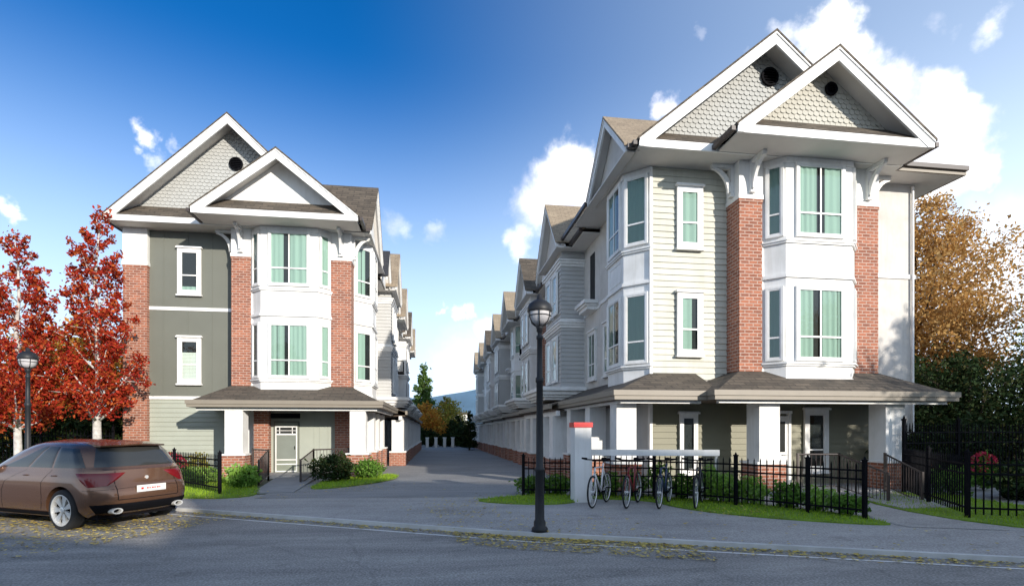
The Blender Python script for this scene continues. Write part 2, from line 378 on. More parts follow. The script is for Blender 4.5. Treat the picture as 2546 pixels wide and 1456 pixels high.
# ------------------------------------------------------------------ setting: ground
g = MB()
ys = [-2500, 13, 14, 80, 2500]; zs = [-.08, -.08, -.08, -.75, -.75]
xs = [-2500, -80, 80, 2500]
i0 = g.pts([(x, y, z) for y, z in zip(ys, zs) for x in xs])
for j in range(4):
    for i in range(3): a = i0+j*4+i; g.f.append((a, a+1, a+5, a+4))
struct('ground', g, 'earth')
g = MB()
for (a, b), (c, d) in zip(KERB, KERB[1:]): g.poly([(a-5, b-14, .055), (c-5, d-14, .055), (c, d+.03, .055), (a, b+.03, .055)])
struct('road', g, 'road')
g = MB()    # pavement behind the kerb, then the lane falling gently away
xs = sorted({-60, -30, -12, -4.9, 1.16, 7.11, 14, 45, 60})
for a, c in zip(xs, xs[1:]):
    ya, yc = ky(a)+.14, ky(c)+.14
    g.poly([(a, ya, .12), (c, yc, .12), (c, 14 if yc < 14 else yc+.01, .12), (a, 14 if ya < 14 else ya+.01, .12)])
struct('sidewalk', g, 'pave')
g = MB(); g.poly([(-60, 14.0, .118), (60, 14.0, .118), (60, 80, gz(80)-.002), (-60, 80, gz(80)-.002)]); struct('courtyard_ground', g, 'earth')
g = MB(); g.poly([(-4.2, 13.3, .125), (4.2, 12.6, .125), (4.2, 14, .125), (-4.2, 14, .125)]); g.poly([(-4.2, 14, .125), (4.2, 14, .125), (4.2, 80, gz(80)+.005), (-4.2, 80, gz(80)+.005)])
struct('lane', g, 'lane')
g = MB()
for (a, b), (c, d) in zip(KERB, KERB[1:]):
    g.ext([(a, b+.06, -.03), (c, d+.06, -.03), (c, d+.15, -.03), (a, b+.15, -.03)], (0, 0, .155))
struct('kerb', g, 'kerb')
g = MB()
for (a, b), (c, d) in zip(KERB, KERB[1:]):
    g.poly([(a, b-.34, .059), (c, d-.34, .059), (c, d-.28, .059), (a, b-.28, .059)])
struct('painted_line', g, 'white')
g = MB()
for (a, b), (c, d) in zip(KERB, KERB[1:]):
    g.poly([(a, b-.28, .059), (c, d-.28, .059), (c, d+.07, .059), (a, b+.07, .059)])
struct('gutter', g, 'road')
# lawns
def lawn(name, pts, z=.14, n=9000, mat='lawn'):
    m = MB(); m.ext([(x, y, z-.03) for x, y in pts], (0, 0, .035)); return tag(m.build(name, mat), kind='structure')
def inpoly(x, y, P):
    c = False; j = len(P)-1
    for i in range(len(P)):
        if (P[i][1] > y) != (P[j][1] > y) and x < (P[j][0]-P[i][0])*(y-P[i][1])/(P[j][1]-P[i][1])+P[i][0]: c = not c
        j = i
    return c
def smoothpts(P, it=2):
    for _ in range(it):
        Q = []
        for a, b in zip(P, P[1:]+P[:1]): Q += [(a[0]*.75+b[0]*.25, a[1]*.75+b[1]*.25), (a[0]*.25+b[0]*.75, a[1]*.25+b[1]*.75)]
        P = Q
    return P
LAWNS = [smoothpts([(.75, 12.0), (1.3, 12.6), (3.1, 13.2), (3.3, 11.6), (2.2, 11.15)]),
         smoothpts([(4.9, 10.3), (5.9, 9.0), (7.55, 7.95), (7.75, 8.4), (7.7, 9.2), (6.6, 10.9), (5.6, 12.0), (4.6, 12.4), (3.3, 12.9), (3.4, 12.1), (4.8, 11.6)]),
         smoothpts([(9.2, 8.0), (9.15, 9.8), (9.9, 11.6), (12.4, 12.2), (12.2, 9), (15.5, 6.5), (19, 4), (19, 2), (13.5, 4.7), (10.3, 6.6)], 1),
         smoothpts([(-4.35, 13.5), (-5.6, 13.2), (-9.5, 15.8), (-13, 18.3), (-16, 20), (-8, 19.5), (-6.4, 18.6), (-5.1, 16.2), (-4.5, 14.6)]),
         smoothpts([(-3.5, 15.1), (-3.4, 17.5), (-2.2, 19.3), (-1.5, 19.6), (-1.2, 18.3), (-1.9, 16.4), (-2.9, 15.1)])]
gr_v = []
for i, P in enumerate(LAWNS):
    lawn('lawn', P)
    x0, x1 = min(p[0] for p in P), max(p[0] for p in P); y0, y1 = min(p[1] for p in P), max(p[1] for p in P)
    n = int((x1-x0)*(y1-y0)*420); n = min(n, 26000)
    for _ in range(n):
        x, y = random.uniform(x0, x1), random.uniform(y0, y1)
        if inpoly(x, y, P):
            gr_v.append((x+random.gauss(0, .045), y+random.gauss(0, .045)))
v = []; f = []
for x, y in gr_v:
    h = random.uniform(.03, .075); t = random.uniform(0, 6.28); w = .006+.004*random.random(); dx, dy = math.cos(t)*w, math.sin(t)*w
    k = len(v); v += [(x-dx, y-dy, .143), (x+dx, y+dy, .143), (x+random.uniform(-.03, .03), y+random.uniform(-.03, .03), .143+h)]; f.append((k, k+1, k+2))
me = bpy.data.meshes.new('grass'); me.from_pydata(v, [], f); me.materials.append(M['grass'])
o = bpy.data.objects.new('grass', me); COL.objects.link(o); tag(o, 'short green grass growing on the lawn strips by the houses', 'grass', kind='stuff')
# hills
def hill(name, x0, x1, y, d, h0, seed):
    rr = random.Random(seed); m = MB(); N = 40; front = []; top = []
    for i in range(N+1):
        x = x0+(x1-x0)*i/N; h = h0*(.55+.45*math.sin(math.pi*i/N))*(1+.12*math.sin(i*.9+seed)+.05*rr.uniform(-1, 1))
        top.append((x, y+d*.5, h-1)); front.append((x, y, -1))
    for i in range(N): m.poly([front[i], front[i+1], top[i+1], top[i]]); m.poly([top[i], top[i+1], (top[i+1][0], y+d, -1), (top[i][0], y+d, -1)])
    return tag(m.build(name, 'hill', smooth=True), kind='structure')
hill('hills', -900, 1300, 1500, 500, 118, 3)

# ------------------------------------------------------------------ foliage helpers
def leafmesh(name, centers, size, mat, parent=None, flat=0.0, jitter=.35):
    """many small leaf faces; centers: Nx3"""
    C_ = np.asarray(centers, float); n = len(C_)
    a = rng.normal(size=(n, 3)); a /= np.linalg.norm(a, axis=1)[:, None]
    b = rng.normal(size=(n, 3)); b -= a*(a*b).sum(1)[:, None]; b /= np.linalg.norm(b, axis=1)[:, None]
    s = size*(1+jitter*rng.uniform(-1, 1, size=(n, 1)))
    c3 = np.cross(a, b)
    V = np.empty((n, 4, 3)); V[:, 0] = C_-a*s; V[:, 1] = C_-b*s*.55+c3*s*.15; V[:, 2] = C_+a*s; V[:, 3] = C_+b*s*.55+c3*s*.15
    me = bpy.data.meshes.new(name); me.vertices.add(n*4); me.vertices.foreach_set('co', V.ravel())
    me.loops.add(n*4); me.loops.foreach_set('vertex_index', np.arange(n*4, dtype=np.int32))
    me.polygons.add(n); me.polygons.foreach_set('loop_start', np.arange(0, n*4, 4, dtype=np.int32)); me.polygons.foreach_set('loop_total', np.full(n, 4, dtype=np.int32))
    me.update(); me.validate(); me.materials.append(M[mat])
    o = bpy.data.objects.new(name, me); COL.objects.link(o)
    if parent is not None: o.parent = parent
    return o
def tree(name, label, cat, loc, h, prof, leaf, size, n, trunk='trunk', r0=.12, group=None, clear=.25, nl=26, up=.9, spread=.16, seed=1):
    """prof(t) -> crown radius at height fraction t (0 at crown base)"""
    rr = random.Random(seed); root = empty(name, loc, label, cat, group)
    m = MB(); ps = []; rs = []
    K = 9
    for k in range(K):
        t = k/(K-1); ps.append((rr.uniform(-.05, .05)*h*.12*t*2, rr.uniform(-.05, .05)*h*.12*t*2, h*.97*t-(.1 if k == 0 else 0))); rs.append(r0*(1-t)**.8*(1.25 if k == 0 else 1)+.008)
    m.chain(ps, rs, 9)
    def at(z):
        t = max(0, min(.999, z/(h*.97)))*(K-1); i = int(t); q = t-i; a, b = ps[i], ps[i+1]; return Vector([a[j]+(b[j]-a[j])*q for j in range(3)])
    pts = []; zb = h*clear
    for k in range(nl):
        t = (k+rr.random())/nl*.98; L = prof(t)*rr.uniform(.75, 1.12); az = k*2.4+rr.uniform(-.5, .5)
        z = zb+(h-zb)*t; st = at(max(zb*.75, z-L*up*.8)); en = Vector((math.cos(az)*L, math.sin(az)*L, z+rr.uniform(-.1, .1)*L))+Vector((at(z).x, at(z).y, 0))
        mid = st.lerp(en, .5)+Vector((0, 0, -.10*L))
        m.chain([st, mid, en], [r0*.32*(1-t*.7)+.006, r0*.2*(1-t*.7)+.005, .006], 6)
        pts.append((mid, L*.35)); pts.append((en, L*.30)); pts.append((st.lerp(en, .75), L*.32))
        for q in range(3):
            s2 = mid.lerp(en, rr.random()); e2 = s2+Vector((rr.uniform(-1, 1), rr.uniform(-1, 1), rr.uniform(-.1, .9)))*L*.45
            m.chain([s2, s2.lerp(e2, .5), e2], [.012, .009, .005], 5); pts.append((e2, L*.24))
    m.build('trunk', trunk, root, smooth=True)
    pts.append((Vector((ps[-1][0], ps[-1][1], h*.97)), .12*h*.3))
    cen = []; w = np.array([p[1]**1.5 for p in pts]); w /= w.sum(); idx = rng.choice(len(pts), n, p=w)
    P0 = np.array([[*p[0]] for p in pts])[idx]; S0 = np.array([p[1] for p in pts])[idx]
    cen = P0+rng.normal(size=(n, 3))*S0[:, None]*np.array([.62, .62, .62])*(1+spread)
    cen[:, 2] = np.maximum(cen[:, 2], h*.08)
    leafmesh('crown', cen, size, leaf, root)
    return root
def shrub(name, label, loc, rx, ry, h, leaf, n, size=.035, flower=None, group=None, seed=1, cat='shrub', nf=300):
    rr = random.Random(seed); root = empty(name, loc, label, cat, group); m = MB(); ends = []
    for k in range(12):
        a = k*2.4; q = rr.uniform(.3, .85); e = (math.cos(a)*rx*q, math.sin(a)*ry*q, h*rr.uniform(.5, .9)); ends.append(e)
        m.chain([(0, 0, -.03), (e[0]*.5, e[1]*.5, e[2]*.6), e], [.014, .01, .005], 5)
    m.build('stem', 'trunk', root)
    d = rng.normal(size=(n, 3)); d /= np.linalg.norm(d, axis=1)[:, None]; r = rng.uniform(.35, 1.0, n)**.6
    lob = 1+.12*rng.normal(size=n)*(d[:, 2] > 0)+.24*np.sin(d[:, 0]*5+seed)*np.cos(d[:, 1]*4+seed*2)+.12*np.sin(d[:, 2]*7+seed)
    c = d*(r*lob)[:, None]*np.array([rx, ry, h*.5]); c[:, 2] += h*.5; c[:, 2] = np.maximum(c[:, 2], .02)
    leafmesh('foliage', c, size, leaf, root)
    if flower:
        d = rng.normal(size=(nf, 3)); d[:, 2] = np.abs(d[:, 2]); d /= np.linalg.norm(d, axis=1)[:, None]
        c = d*np.array([rx, ry, h*.5])*1.05; c[:, 2] += h*.52; leafmesh('flowers', c, size*1.05, flower, root)
    return root

# ------------------------------------------------------------------ house components
def window(Mx, w, h, parent, mull=True, rail=.30, trim=.10, head=.03, cur='pair', glass='glass', trimmat='white', crown=False, flat=False):
    """window on a face; local frame: x across (0 at centre), z up from 0 at glass bottom, outward = -y"""
    W2 = w/2
    m = MB(Mx); d = .075
    t = trim
    m.box(-W2-t, -W2, -d, 0, -t, h+t); m.box(W2, W2+t, -d, 0, -t, h+t)
    m.box(-W2, W2, -d+.002, 0, h, h+t); m.box(-W2, W2, -d+.002, 0, -t, 0)
    if crown:
        m.box(-W2-t-.04, W2+t+.04, -d-.05, 0, h+t+.001, h+t+.05); m.box(-W2-t-.02, W2+t+.02, -d-.02, 0, h+t+.051, h+t+.075)
        m.box(-W2-t-.03, W2+t+.03, -d-.04, 0, -t-.06, -t-.001)
    win = m.build('window', trimmat, parent)
    s = MB(Mx); e = .035; fy0, fy1 = -d+.012, -.03
    s.box(-W2+.001, -W2+e, fy0, fy1, .001, h-.001); s.box(W2-e, W2-.001, fy0, fy1, .001, h-.001); s.box(-W2+e, W2-e, fy0, fy1, .001, e); s.box(-W2+e, W2-e, fy0, fy1, h-e, h-.001)
    zr = h*rail; s.box(-W2+e, W2-e, fy0+.003, fy1, zr-.022, zr+.022)
    if mull: s.box(-.02, .02, fy0+.005, fy1, e, zr-.022); s.box(-.02, .02, fy0+.005, fy1, zr+.022, h-e)
    s.build('sash', 'white', win)
    p = MB(Mx); p.poly([(-W2+.01, -.045, .01), (W2-.01, -.045, .01), (W2-.01, -.045, h-.01), (-W2+.01, -.045, h-.01)]); p.build('pane', glass, win, uv=False)
    b = MB(Mx); b.box(-W2, W2, -.006, -.001, 0, h); b.build('dark_backing', 'dark', win, uv=False)  # dark sheet, stands in for the unlit room behind the glass
    def drape(x0, x1, z0=0.0, z1=h, nm='curtain', mt='curtain'):
        c = MB(Mx); N = max(8, int((x1-x0)/.022)); ph = random.uniform(0, 6)
        xs_ = [x0+(x1-x0)*k/N for k in range(N+1)]; fq = random.uniform(.55, .95); yy = [-.023+.011*math.sin(ph+k*fq)+.008*math.sin(k*fq*.43+ph*2)*math.cos(k*.31) for k in range(N+1)]
        i = c.pts([(x, y, z0) for x, y in zip(xs_, yy)]); j = c.pts([(x, y, z1) for x, y in zip(xs_, yy)])
        for k in range(N): c.f.append((i+k, i+k+1, j+k+1, j+k))
        c.build(nm, mt, win, smooth=True, uv=False)
    if cur == 'pair':
        g_ = w*.10+random.uniform(0, w*.06); o_ = random.uniform(-.15, 0)*w*.5
        drape(-W2, o_-g_*.55); drape(o_+g_*.75, W2)
    elif cur == 'left': drape(-W2, W2*.25)
    elif cur == 'full': drape(-W2, W2)
    elif cur == 'blind':
        c = MB(Mx)
        for k in range(int(h*.72/.05)): c.box(-W2+.01, W2-.01, -.035, -.012, .01+k*.05, .052+k*.05)
        c.build('blind', 'blind', win)
    elif cur == 'halfup': drape(-W2, W2, 0, h*.12)
    return win
def laps(Mx, x0, x1, z0, z1, name, mat, parent, step=.168, proud=.031):
    m = MB(Mx); z = z0
    while z < z1-.02:
        t = min(z+step, z1); m.ext([(x0, -.001, z), (x0, -proud, z), (x0, -.004, t), (x0, -.001, t)], (x1-x0, 0, 0)); z += step
    return m.build(name, mat, parent)
def scallops(Mx, cx, s, ztop, z0, y, parent, mat='scale'):
    """fish-scale shingles over a triangular gable; slope s, apex ztop"""
    hw = (ztop-z0)/s
    m = MB(Mx); m.ext([(cx-hw, y, z0), (cx+hw, y, z0), (cx, y, ztop)], (0, .05, 0))
    z = z0; row = 0; st = .125; w = .155
    while z < ztop-.1:
        h2 = (ztop-z)/s; k = int(h2/w)+1
        for i in range(-k-1, k+2):
            x = cx+(i+(.5 if row % 2 else 0))*w
            if abs(x-cx)+w*.3 > (ztop-z-.02)/s: continue
            zt = min(z+st*1.05, ztop-abs(x-cx)*s-.0)
            if zt-z < .05: continue
            a = w*.47; dz = random.uniform(-.009, .009)
            top = [(x-a, y-.004, zt), (x+a, y-.004, zt)]
            bot = [(x+a, y-.024, z+.04+dz), (x+a*.8, y-.026, z+.012+dz), (x+a*.3, y-.028, z-.006+dz), (x-a*.3, y-.028, z-.006+dz), (x-a*.8, y-.026, z+.012+dz), (x-a, y-.024, z+.04+dz)]
            m.ext(list(reversed(top+bot)), (0, .02, 0))
        z += st; row += 1
    return m.build('gable_shingles', mat, parent)
def gable(Mx, cx, hw, yf, ze, zp, yb, rec, parent, roof='roof', face='scale', vent=None, pent=True, wv=.34, gut=True, facemat=None, hwr=None):
    """gable facing -y. ze fascia bottom, zp apex (roof surface)"""
    s = (zp-(ze+.20))/hw
    m = MB(Mx)
    for sg in (-1, 1):
        X = cx+sg*hw; xi = cx+sg*(zp-wv-ze)/s
        P = [(X, yf, ze), (X, yf, ze+.20), (cx, yf, zp), (cx, yf, zp-wv), (xi, yf, ze)]
        m.ext(P, (0, .06, 0))
        m.ext([(X, yf-.03, ze+.13), (X, yf-.03, ze+.205), (cx, yf-.03, zp+.005), (cx, yf-.03, zp-.075)], (0, .028, 0))
    m.build('bargeboard', 'white', parent)
    if pent:
        m = MB(Mx); m.box(cx-hw+.03, cx+hw-.03, yf+.02, yf+.075, ze+.001, ze+.2); m.build('fascia', 'white', parent)
        hb = (zp-.16-(ze+.2))/s; z2 = ze+.2+.85*rec; ht = (zp-.14-z2)/s
        m = MB(Mx); m.slab([(cx-hb, yf+.03, ze+.2), (cx+hb, yf+.03, ze+.2), (cx+ht, yf+rec, z2), (cx-ht, yf+rec, z2)], .03); m.build('pent_roof', roof, parent)
    m = MB(Mx)
    for sg in (-1, 1):
        X = cx+sg*(hw+.04); ze2 = ze+.20-.04*s
        m.ext([(cx, yf-.04, zp+.045), (X, yf-.04, ze2+.045), (X, yf-.04, ze2-.02), (cx, yf-.04, zp-.02)], (0, yb-yf+.04, 0))
    m.build('roof', roof, parent)
    m = MB(Mx)
    for sg in (-1, 1):
        X = cx+sg*(hw-.02); ze2 = ze+.2-.10+.02*s
        m.ext([(cx, yf+.065, zp-.10), (X, yf+.065, ze2), (X, yf+.065, ze2-.02), (cx, yf+.065, zp-.12)], (0, rec-.07, 0))
    m.build('rake_soffit', 'soffit', parent)
    zf0 = ze+.2+.85*rec-.06 if pent else ze
    if face in ('scale', 'scale_w'): scallops(Mx, cx, s, zp-.12, zf0, yf+rec, parent, face)
    else:
        m = MB(Mx); h2 = (zp-.12-zf0)/s; m.ext([(cx-h2, yf+rec, zf0), (cx+h2, yf+rec, zf0), (cx, yf+rec, zp-.12)], (0, .05, 0)); m.build('gable_wall', face, parent)
    if gut:
        for sg in (-1, 1):
            m = MB(Mx); X = cx+sg*(hw+.05); m.box(min(X, X+sg*.10), max(X, X+sg*.10), yf+.02, yb-.3, ze+.04, ze+.15); m.build('gutter', 'brown', parent)
    if vent:
        vx, vz, vr = vent; y = yf+rec-.04
        m = MB(Mx); m.lathe([(vr, -.05), (vr+.0, .0), (vr-.05, .0), (vr-.05, -.05)], (vx, y+.0, vz), 28, 'Y', True)
        m.lathe([(vr-.01, .012), (.001, .012)], (vx, y, vz), 28, 'Y')
        for k in range(-3, 4):
            z = vz+k*(vr/3.6); hw2 = math.sqrt(max(.0, (vr-.03)**2-(z-vz)**2)); 
            m.ext([(vx-hw2, y-.05, z-.022), (vx+hw2, y-.05, z-.022), (vx+hw2, y-.005, z+.022), (vx-hw2, y-.005, z+.022)], (0, 0, .01))
        m.build('vent', 'black', parent)
def bracket(Mx, parent, zt, L=.62, H=.82):
    m = MB(Mx)
    m.box(-.055, .055, -.09, 0, zt-H, zt-.1); m.box(-.055, .055, -L, 0, zt-.10, zt-.003); m.box(-.075, .075, -.12, 0, zt-H-.05, zt-H-.001)
    N = 8; prev = None
    for k in range(N+1):
        t = k/N*math.pi/2; y = -.06-(L-.14)*(1-math.cos(t)); z = zt-H+.12+(H-.22)*math.sin(t)
        y2 = -.06-.10-(L-.14)*(1-math.cos(t)); z2 = z-.05*math.cos(t)-.03
        cur = ((y, z), (min(y, max(y2, -L)), z2))
        if prev: m.ext([(-.04, prev[0][0], prev[0][1]), (-.04, cur[0][0], cur[0][1]), (-.04, cur[1][0], cur[1][1]), (-.04, prev[1][0], prev[1][1])], (.08, 0, 0))
        prev = cur
    return m.build('bracket', 'white', parent)
def pier(x0, x1, y0, y1, z0, zb, zt, parent):
    m = MB(); m.box(x0, x1, y0, y1, z0, zb-.08); m.box(x0-.015, x1+.015, y0-.015, y1, zb-.08, zb); m.build('brick_pier', 'brick', parent)
    m = MB(); m.box(x0-.03, x1+.03, y0-.03, y1, zb+.001, zb+.12); m.box(x0-.01, x1+.01, y0-.01, y1, zb+.12, zt); m.build('pier_capital', 'white', parent)
def column(x, y, w, parent, z0=.15, zb=.86, zt=2.46, wb=.10):
    h = w/2; m = MB(); m.box(x-h, x+h, y-h, y+h, zb+.06, zt); o = m.build('porch_column', 'stucco', parent)
    m = MB(); m.box(x-h-wb, x+h+wb, y-h-wb, y+h+wb, z0-.1, zb); m.build('brick_base', 'brick', o)
    m = MB(); m.box(x-h-wb-.03, x+h+wb+.03, y-h-wb-.03, y+h+wb+.03, zb+.001, zb+.059); m.build('base_cap', 'white', o)
def bay(Mx, x0, x1, dp, y0, parent, z0=3.0, zt=8.88, wins=True, scur='full', side=True, frontw=None, mat='white', curs=('pair', 'pair')):
    """polygonal bay: base from (x0,y0) to (x1,y0), front offset dp with 45deg facets"""
    m = MB(Mx); f0, f1 = x0+dp, x1-dp
    P = [(x0, y0+.05), (x0, y0), (f0, y0-dp), (f1, y0-dp), (x1, y0), (x1, y0+.05)]
    def prism(mm, off, za, zb_):
        k = off*.414; Q = [(x0-off, y0+.05), (x0-off, y0-k), (f0-k, y0-dp-off), (f1+k, y0-dp-off), (x1+off, y0-k), (x1+off, y0+.05)]
        mm.ext([(a, b, za) for a, b in Q], (0, 0, zb_-za))
    prism(m, 0, z0, zt-.001); b_ = m.build('bay', mat, parent)
    for grp in (((6.62, .05, .05), (6.67, .08, .04)), ((5.72, .06, .05), (5.77, .04, .05)), ((3.40, .05, .05), (3.45, .09, .05)), ((z0-.0, .03, .10),), ((zt-.16, .03, .155),)):
        t = MB(Mx)
        for z, o_, hh in grp:
            if z+hh > z0: prism(t, o_, z, z+hh)
        if t.v: t.build('moulding', 'white', b_)
    t = MB(Mx)
    # raised panel on the spandrel
    fw = f1-f0
    for (a, c, z1_, z2_) in ((f0+.18, f1-.18, 5.92, 6.5),):
        t.box(a, c, y0-dp-.012, y0-dp, z2_-.03, z2_); t.box(a, c, y0-dp-.012, y0-dp, z1_, z1_+.03); t.box(a, a+.03, y0-dp-.012, y0-dp, z1_+.03, z2_-.03); t.box(c-.03, c, y0-dp-.012, y0-dp, z1_+.03, z2_-.03)
    t.build('panel_frame', 'white', b_)
    L = math.hypot(dp, dp)
    cx = (f0+f1)/2; fw = frontw or (f1-f0-.62)
    for zz, hh in ((6.86, 1.80), (3.60, 1.83)):
        window(Mx @ T(cx, y0-dp, zz), fw, hh, parent, mull=True, rail=.31, trim=.07, cur=random.choice(('pair', 'left')) if fw < 1 else 'pair')
        if side and L > .4:
            w_ = L-.22
            window(Mx @ T(x0+dp/2, y0-dp/2, zz, -math.pi/4), w_, hh, parent, mull=False, trim=.06, cur=scur)
            window(Mx @ T(x1-dp/2, y0-dp/2, zz, math.pi/4), w_, hh, parent, mull=False, trim=.06, cur=scur)
    return b_
def hip_faces(faces, parent, gut, soff, posts=None, roof='roof'):
    m = MB()
    for F_ in faces: m.slab(F_, .05)
    pr = m.build('porch_roof', roof, parent)
    m = MB()
    for a, b in gut:      # gutter boxes along eave edges (a,b in plan, z given)
        A = Vector(a); B = Vector(b); d = (B-A).normalized(); nrm = Vector((d.y, -d.x, 0))
        for o0, o1, z0, z1 in ((.0, .09, -.10, .03), (-.02, .06, -.20, -.101)):
            m.ext([A+nrm*o0-d*o1*.99+Vector((0, 0, z0)), B+nrm*o0+d*o1*.99+Vector((0, 0, z0)), B+nrm*o1+d*o1*.99+Vector((0, 0, z0)), A+nrm*o1-d*o1*.99+Vector((0, 0, z0))], (0, 0, z1-z0))
    m.build('porch_gutter', 'taupe', pr)
    m = MB()
    for S_ in soff: m.slab(S_, .04)
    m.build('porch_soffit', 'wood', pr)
    return pr

def corner_house(root, side):
    """front faces -y; x=0 is the left edge of the brick pier pair, y=0 the pier face"""
    Rt = side == 'R'
    YW = .65
    I = Matrix.Identity(4)
    xl = -2.21 if Rt else -3.05
    xr = 5.90 if Rt else 4.10
    yb = 5.2 if Rt else 5.4
    zs = 8.88
    zg = 0.0
    body = MB(); body.box(xl, xr, YW, yb, zg, zs-.001)
    body.build('wall', 'cream' if Rt else 'stucco', root)
    lx = -xl
    if Rt:
        laps(T(0, YW, 0), xl+.05, -.0, 3.1, zs-.01, 'siding', 'siding', root)
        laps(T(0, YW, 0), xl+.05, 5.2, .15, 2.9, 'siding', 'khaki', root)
        m = MB(); m.box(xl-.03, xl+.05, YW-.035, YW+.1, .15, zs-.01); m.build('corner_trim', 'white', root); m = MB(); m.box(4.13, xr+.03, YW-.04, YW, 6.12, 6.24); m.box(xr+.001, xr+.035, YW-.04, yb, 6.12, 6.24); m.build('trim', 'white', root)
        m = MB(); m.box(xl-.034, xl-.001, 3.2, yb, 6.12, 6.24); m.build('trim', 'white', root)
        wx = (-1.39-.84)/2+.0; ww = .50
    else:
        m = MB(); m.box(xl, 0, YW-.03, YW-.001, 2.93, zs-.01)
        x = xl+.5
        while x < -.1: m.box(x, x+.045, YW-.042, YW-.03, 2.95, zs-.01); x += .82
        m.build('board_panel', 'olive', root)
        laps(T(0, YW, 0), xl, .3, .15, 2.80, 'siding', 'sage', root)
        m = MB(); m.box(xl, .0, YW-.06, YW-.001, 2.81, 2.925); m.build('trim', 'white', root); m = MB(); m.box(xl, 0, YW-.055, YW-.03, 6.02, 6.14); m.build('trim', 'white', root)
        wx = -1.63; ww = .56
        pier(-3.78, -2.99, .46, YW+.6, 0, 7.56, zs-.002, root)
    if Rt: z1, h1, z2, h2 = 6.80, 1.44, 3.88, 1.46
    else: z1, h1, z2, h2 = 6.72, 1.42, 3.50, 1.42
    window(T(wx, YW-.046, z1), ww, h1, root, mull=False, rail=.4, trim=.12, crown=True, cur='full' if Rt else 'halfup')
    window(T(wx, YW-.046, z2), ww, h2, root, mull=False, rail=.4, trim=.12, crown=True, cur='left' if Rt else 'blind')
    # piers and bay
    pier(0, .66, 0, YW, 3.0, 7.87, zs-.002, root); pier(3.42, 4.13, 0, YW, 3.0, 7.87, zs-.002, root)
    m = MB(); m.box(.66, 3.42, .02, YW, 2.95, zs-.002); m.build('wall', 'white', root)
    bay(I, .72, 3.40, .38, .02, root, z0=2.98, zt=zs, frontw=1.27)
    bracket(T(.33, -.01, 0), root, zs); bracket(T(3.78, -.01, 0), root, zs)
    bracket(T(-.01, .30, 0, -math.pi/2), root, zs); bracket(T(4.14, .30, 0, math.pi/2), root, zs)
    # roofs
    fg = (1.87, 2.68, -1.3, 11.18)
    gable(I, fg[0], fg[1], fg[2], zs, fg[3], 3.2, .62, root, face='scale_w' if Rt else 'stucco', vent=(2.10, 10.50, .17) if Rt else None)
    if Rt: gable(I, .83, 3.74, -.35, zs, 12.15, yb+.2, .62, root, face='scale', vent=(1.02, 11.33, .25))
    else: gable(I, -.05, 3.96, -.25, zs, 12.80, yb+.2, .70, root, face='scale', vent=(.02, 11.35, .24))
    # side gable towards the lane
    if Rt:
        Mx = T(-3.18, 1.70, 0, -math.pi/2); gable(Mx, 0, 1.75, 0, zs-.02, 10.72, 4.2, .30, root, roof='roof_tan', face='cream', pent=False, wv=.26)
    else:
        Mx = T(4.86, 2.0, 0, math.pi/2); gable(Mx, 0, 2.15, 0, zs-.02, 11.45, 4.8, .25, root, roof='roof', face='stucco', pent=False, wv=.24)
    # flat soffits
    m = MB()
    m.box(fg[0]-fg[1]+.03, fg[0]+fg[1]-.03, fg[2]+.08, -.28 if not Rt else -.36, zs+.002, zs+.04)
    if Rt:
        m.box(-2.9, 4.6, -.28, 1.6, zs+.003, zs+.045); m.box(-3.16, -2.9, -.0, yb+.1, zs+.004, zs+.045); m.box(-2.9, -2.2, 1.6, yb+.1, zs+.004, zs+.045); m.box(4.6, 6.75, -.05, yb, zs+.003, zs+.045)
    else:
        m.box(-3.95, 3.85, -.16, 1.6, zs+.003, zs+.045); m.box(3.85, 4.84, -.16, yb+.1, zs+.004, zs+.045); m.box(-3.95, -3.0, 1.6, yb, zs+.004, zs+.045)
    m.build('soffit', 'soffit', root)
    if Rt:   # low roof over the right strip
        m = MB(); m.slab([(4.4, -.1, 9.13), (6.85, -.1, 9.13), (6.2, .9, 9.3), (4.4, .9, 9.3)], .05); m.slab([(6.85, -.1, 9.13), (6.85, yb, 9.13), (4.4, yb, 9.9), (4.4, .9, 9.4), (6.2, .9, 9.3)], .05); m.build('roof', 'roof', root)
        m = MB(); m.box(4.6, 6.76, -.11, -.055, zs, 9.1); m.box(6.755, 6.81, -.11, yb, zs, 9.1); m.build('fascia', 'taupe', root)
        m = MB(); m.box(4.62, 6.80, -.20, -.112, zs+.10, zs+.22); m.build('gutter', 'brown', root)
        m = MB(); m.box(-3.26, -3.17, 3.5, 7.2, zs+.04, zs+.16); m.build('gutter', 'brown', root)
    # lane-side bay, with its windows
    if Rt:
        Mx = T(xl, 0, 0, -math.pi/2)      # local x -> -y (world), so base spans y .65..3.2
        bay(Mx, -3.15, -.66, .56, 0, root, z0=2.9, zt=zs, frontw=.95)
        window(T(xl, 4.15, 3.65, -math.pi/2), .8, 1.6, root, mull=True, trim=.1, crown=True)
    else:
        Mx = T(xr, 0, 0, math.pi/2)
        bay(Mx, .72, 3.4, .62, 0, root, scur='left', z0=2.95, zt=zs, frontw=1.0)
        window(T(xr, 4.5, 3.65, math.pi/2), .7, 1.6, root, mull=False, trim=.1)
    # porch
    ze, zw = 2.66, 3.28
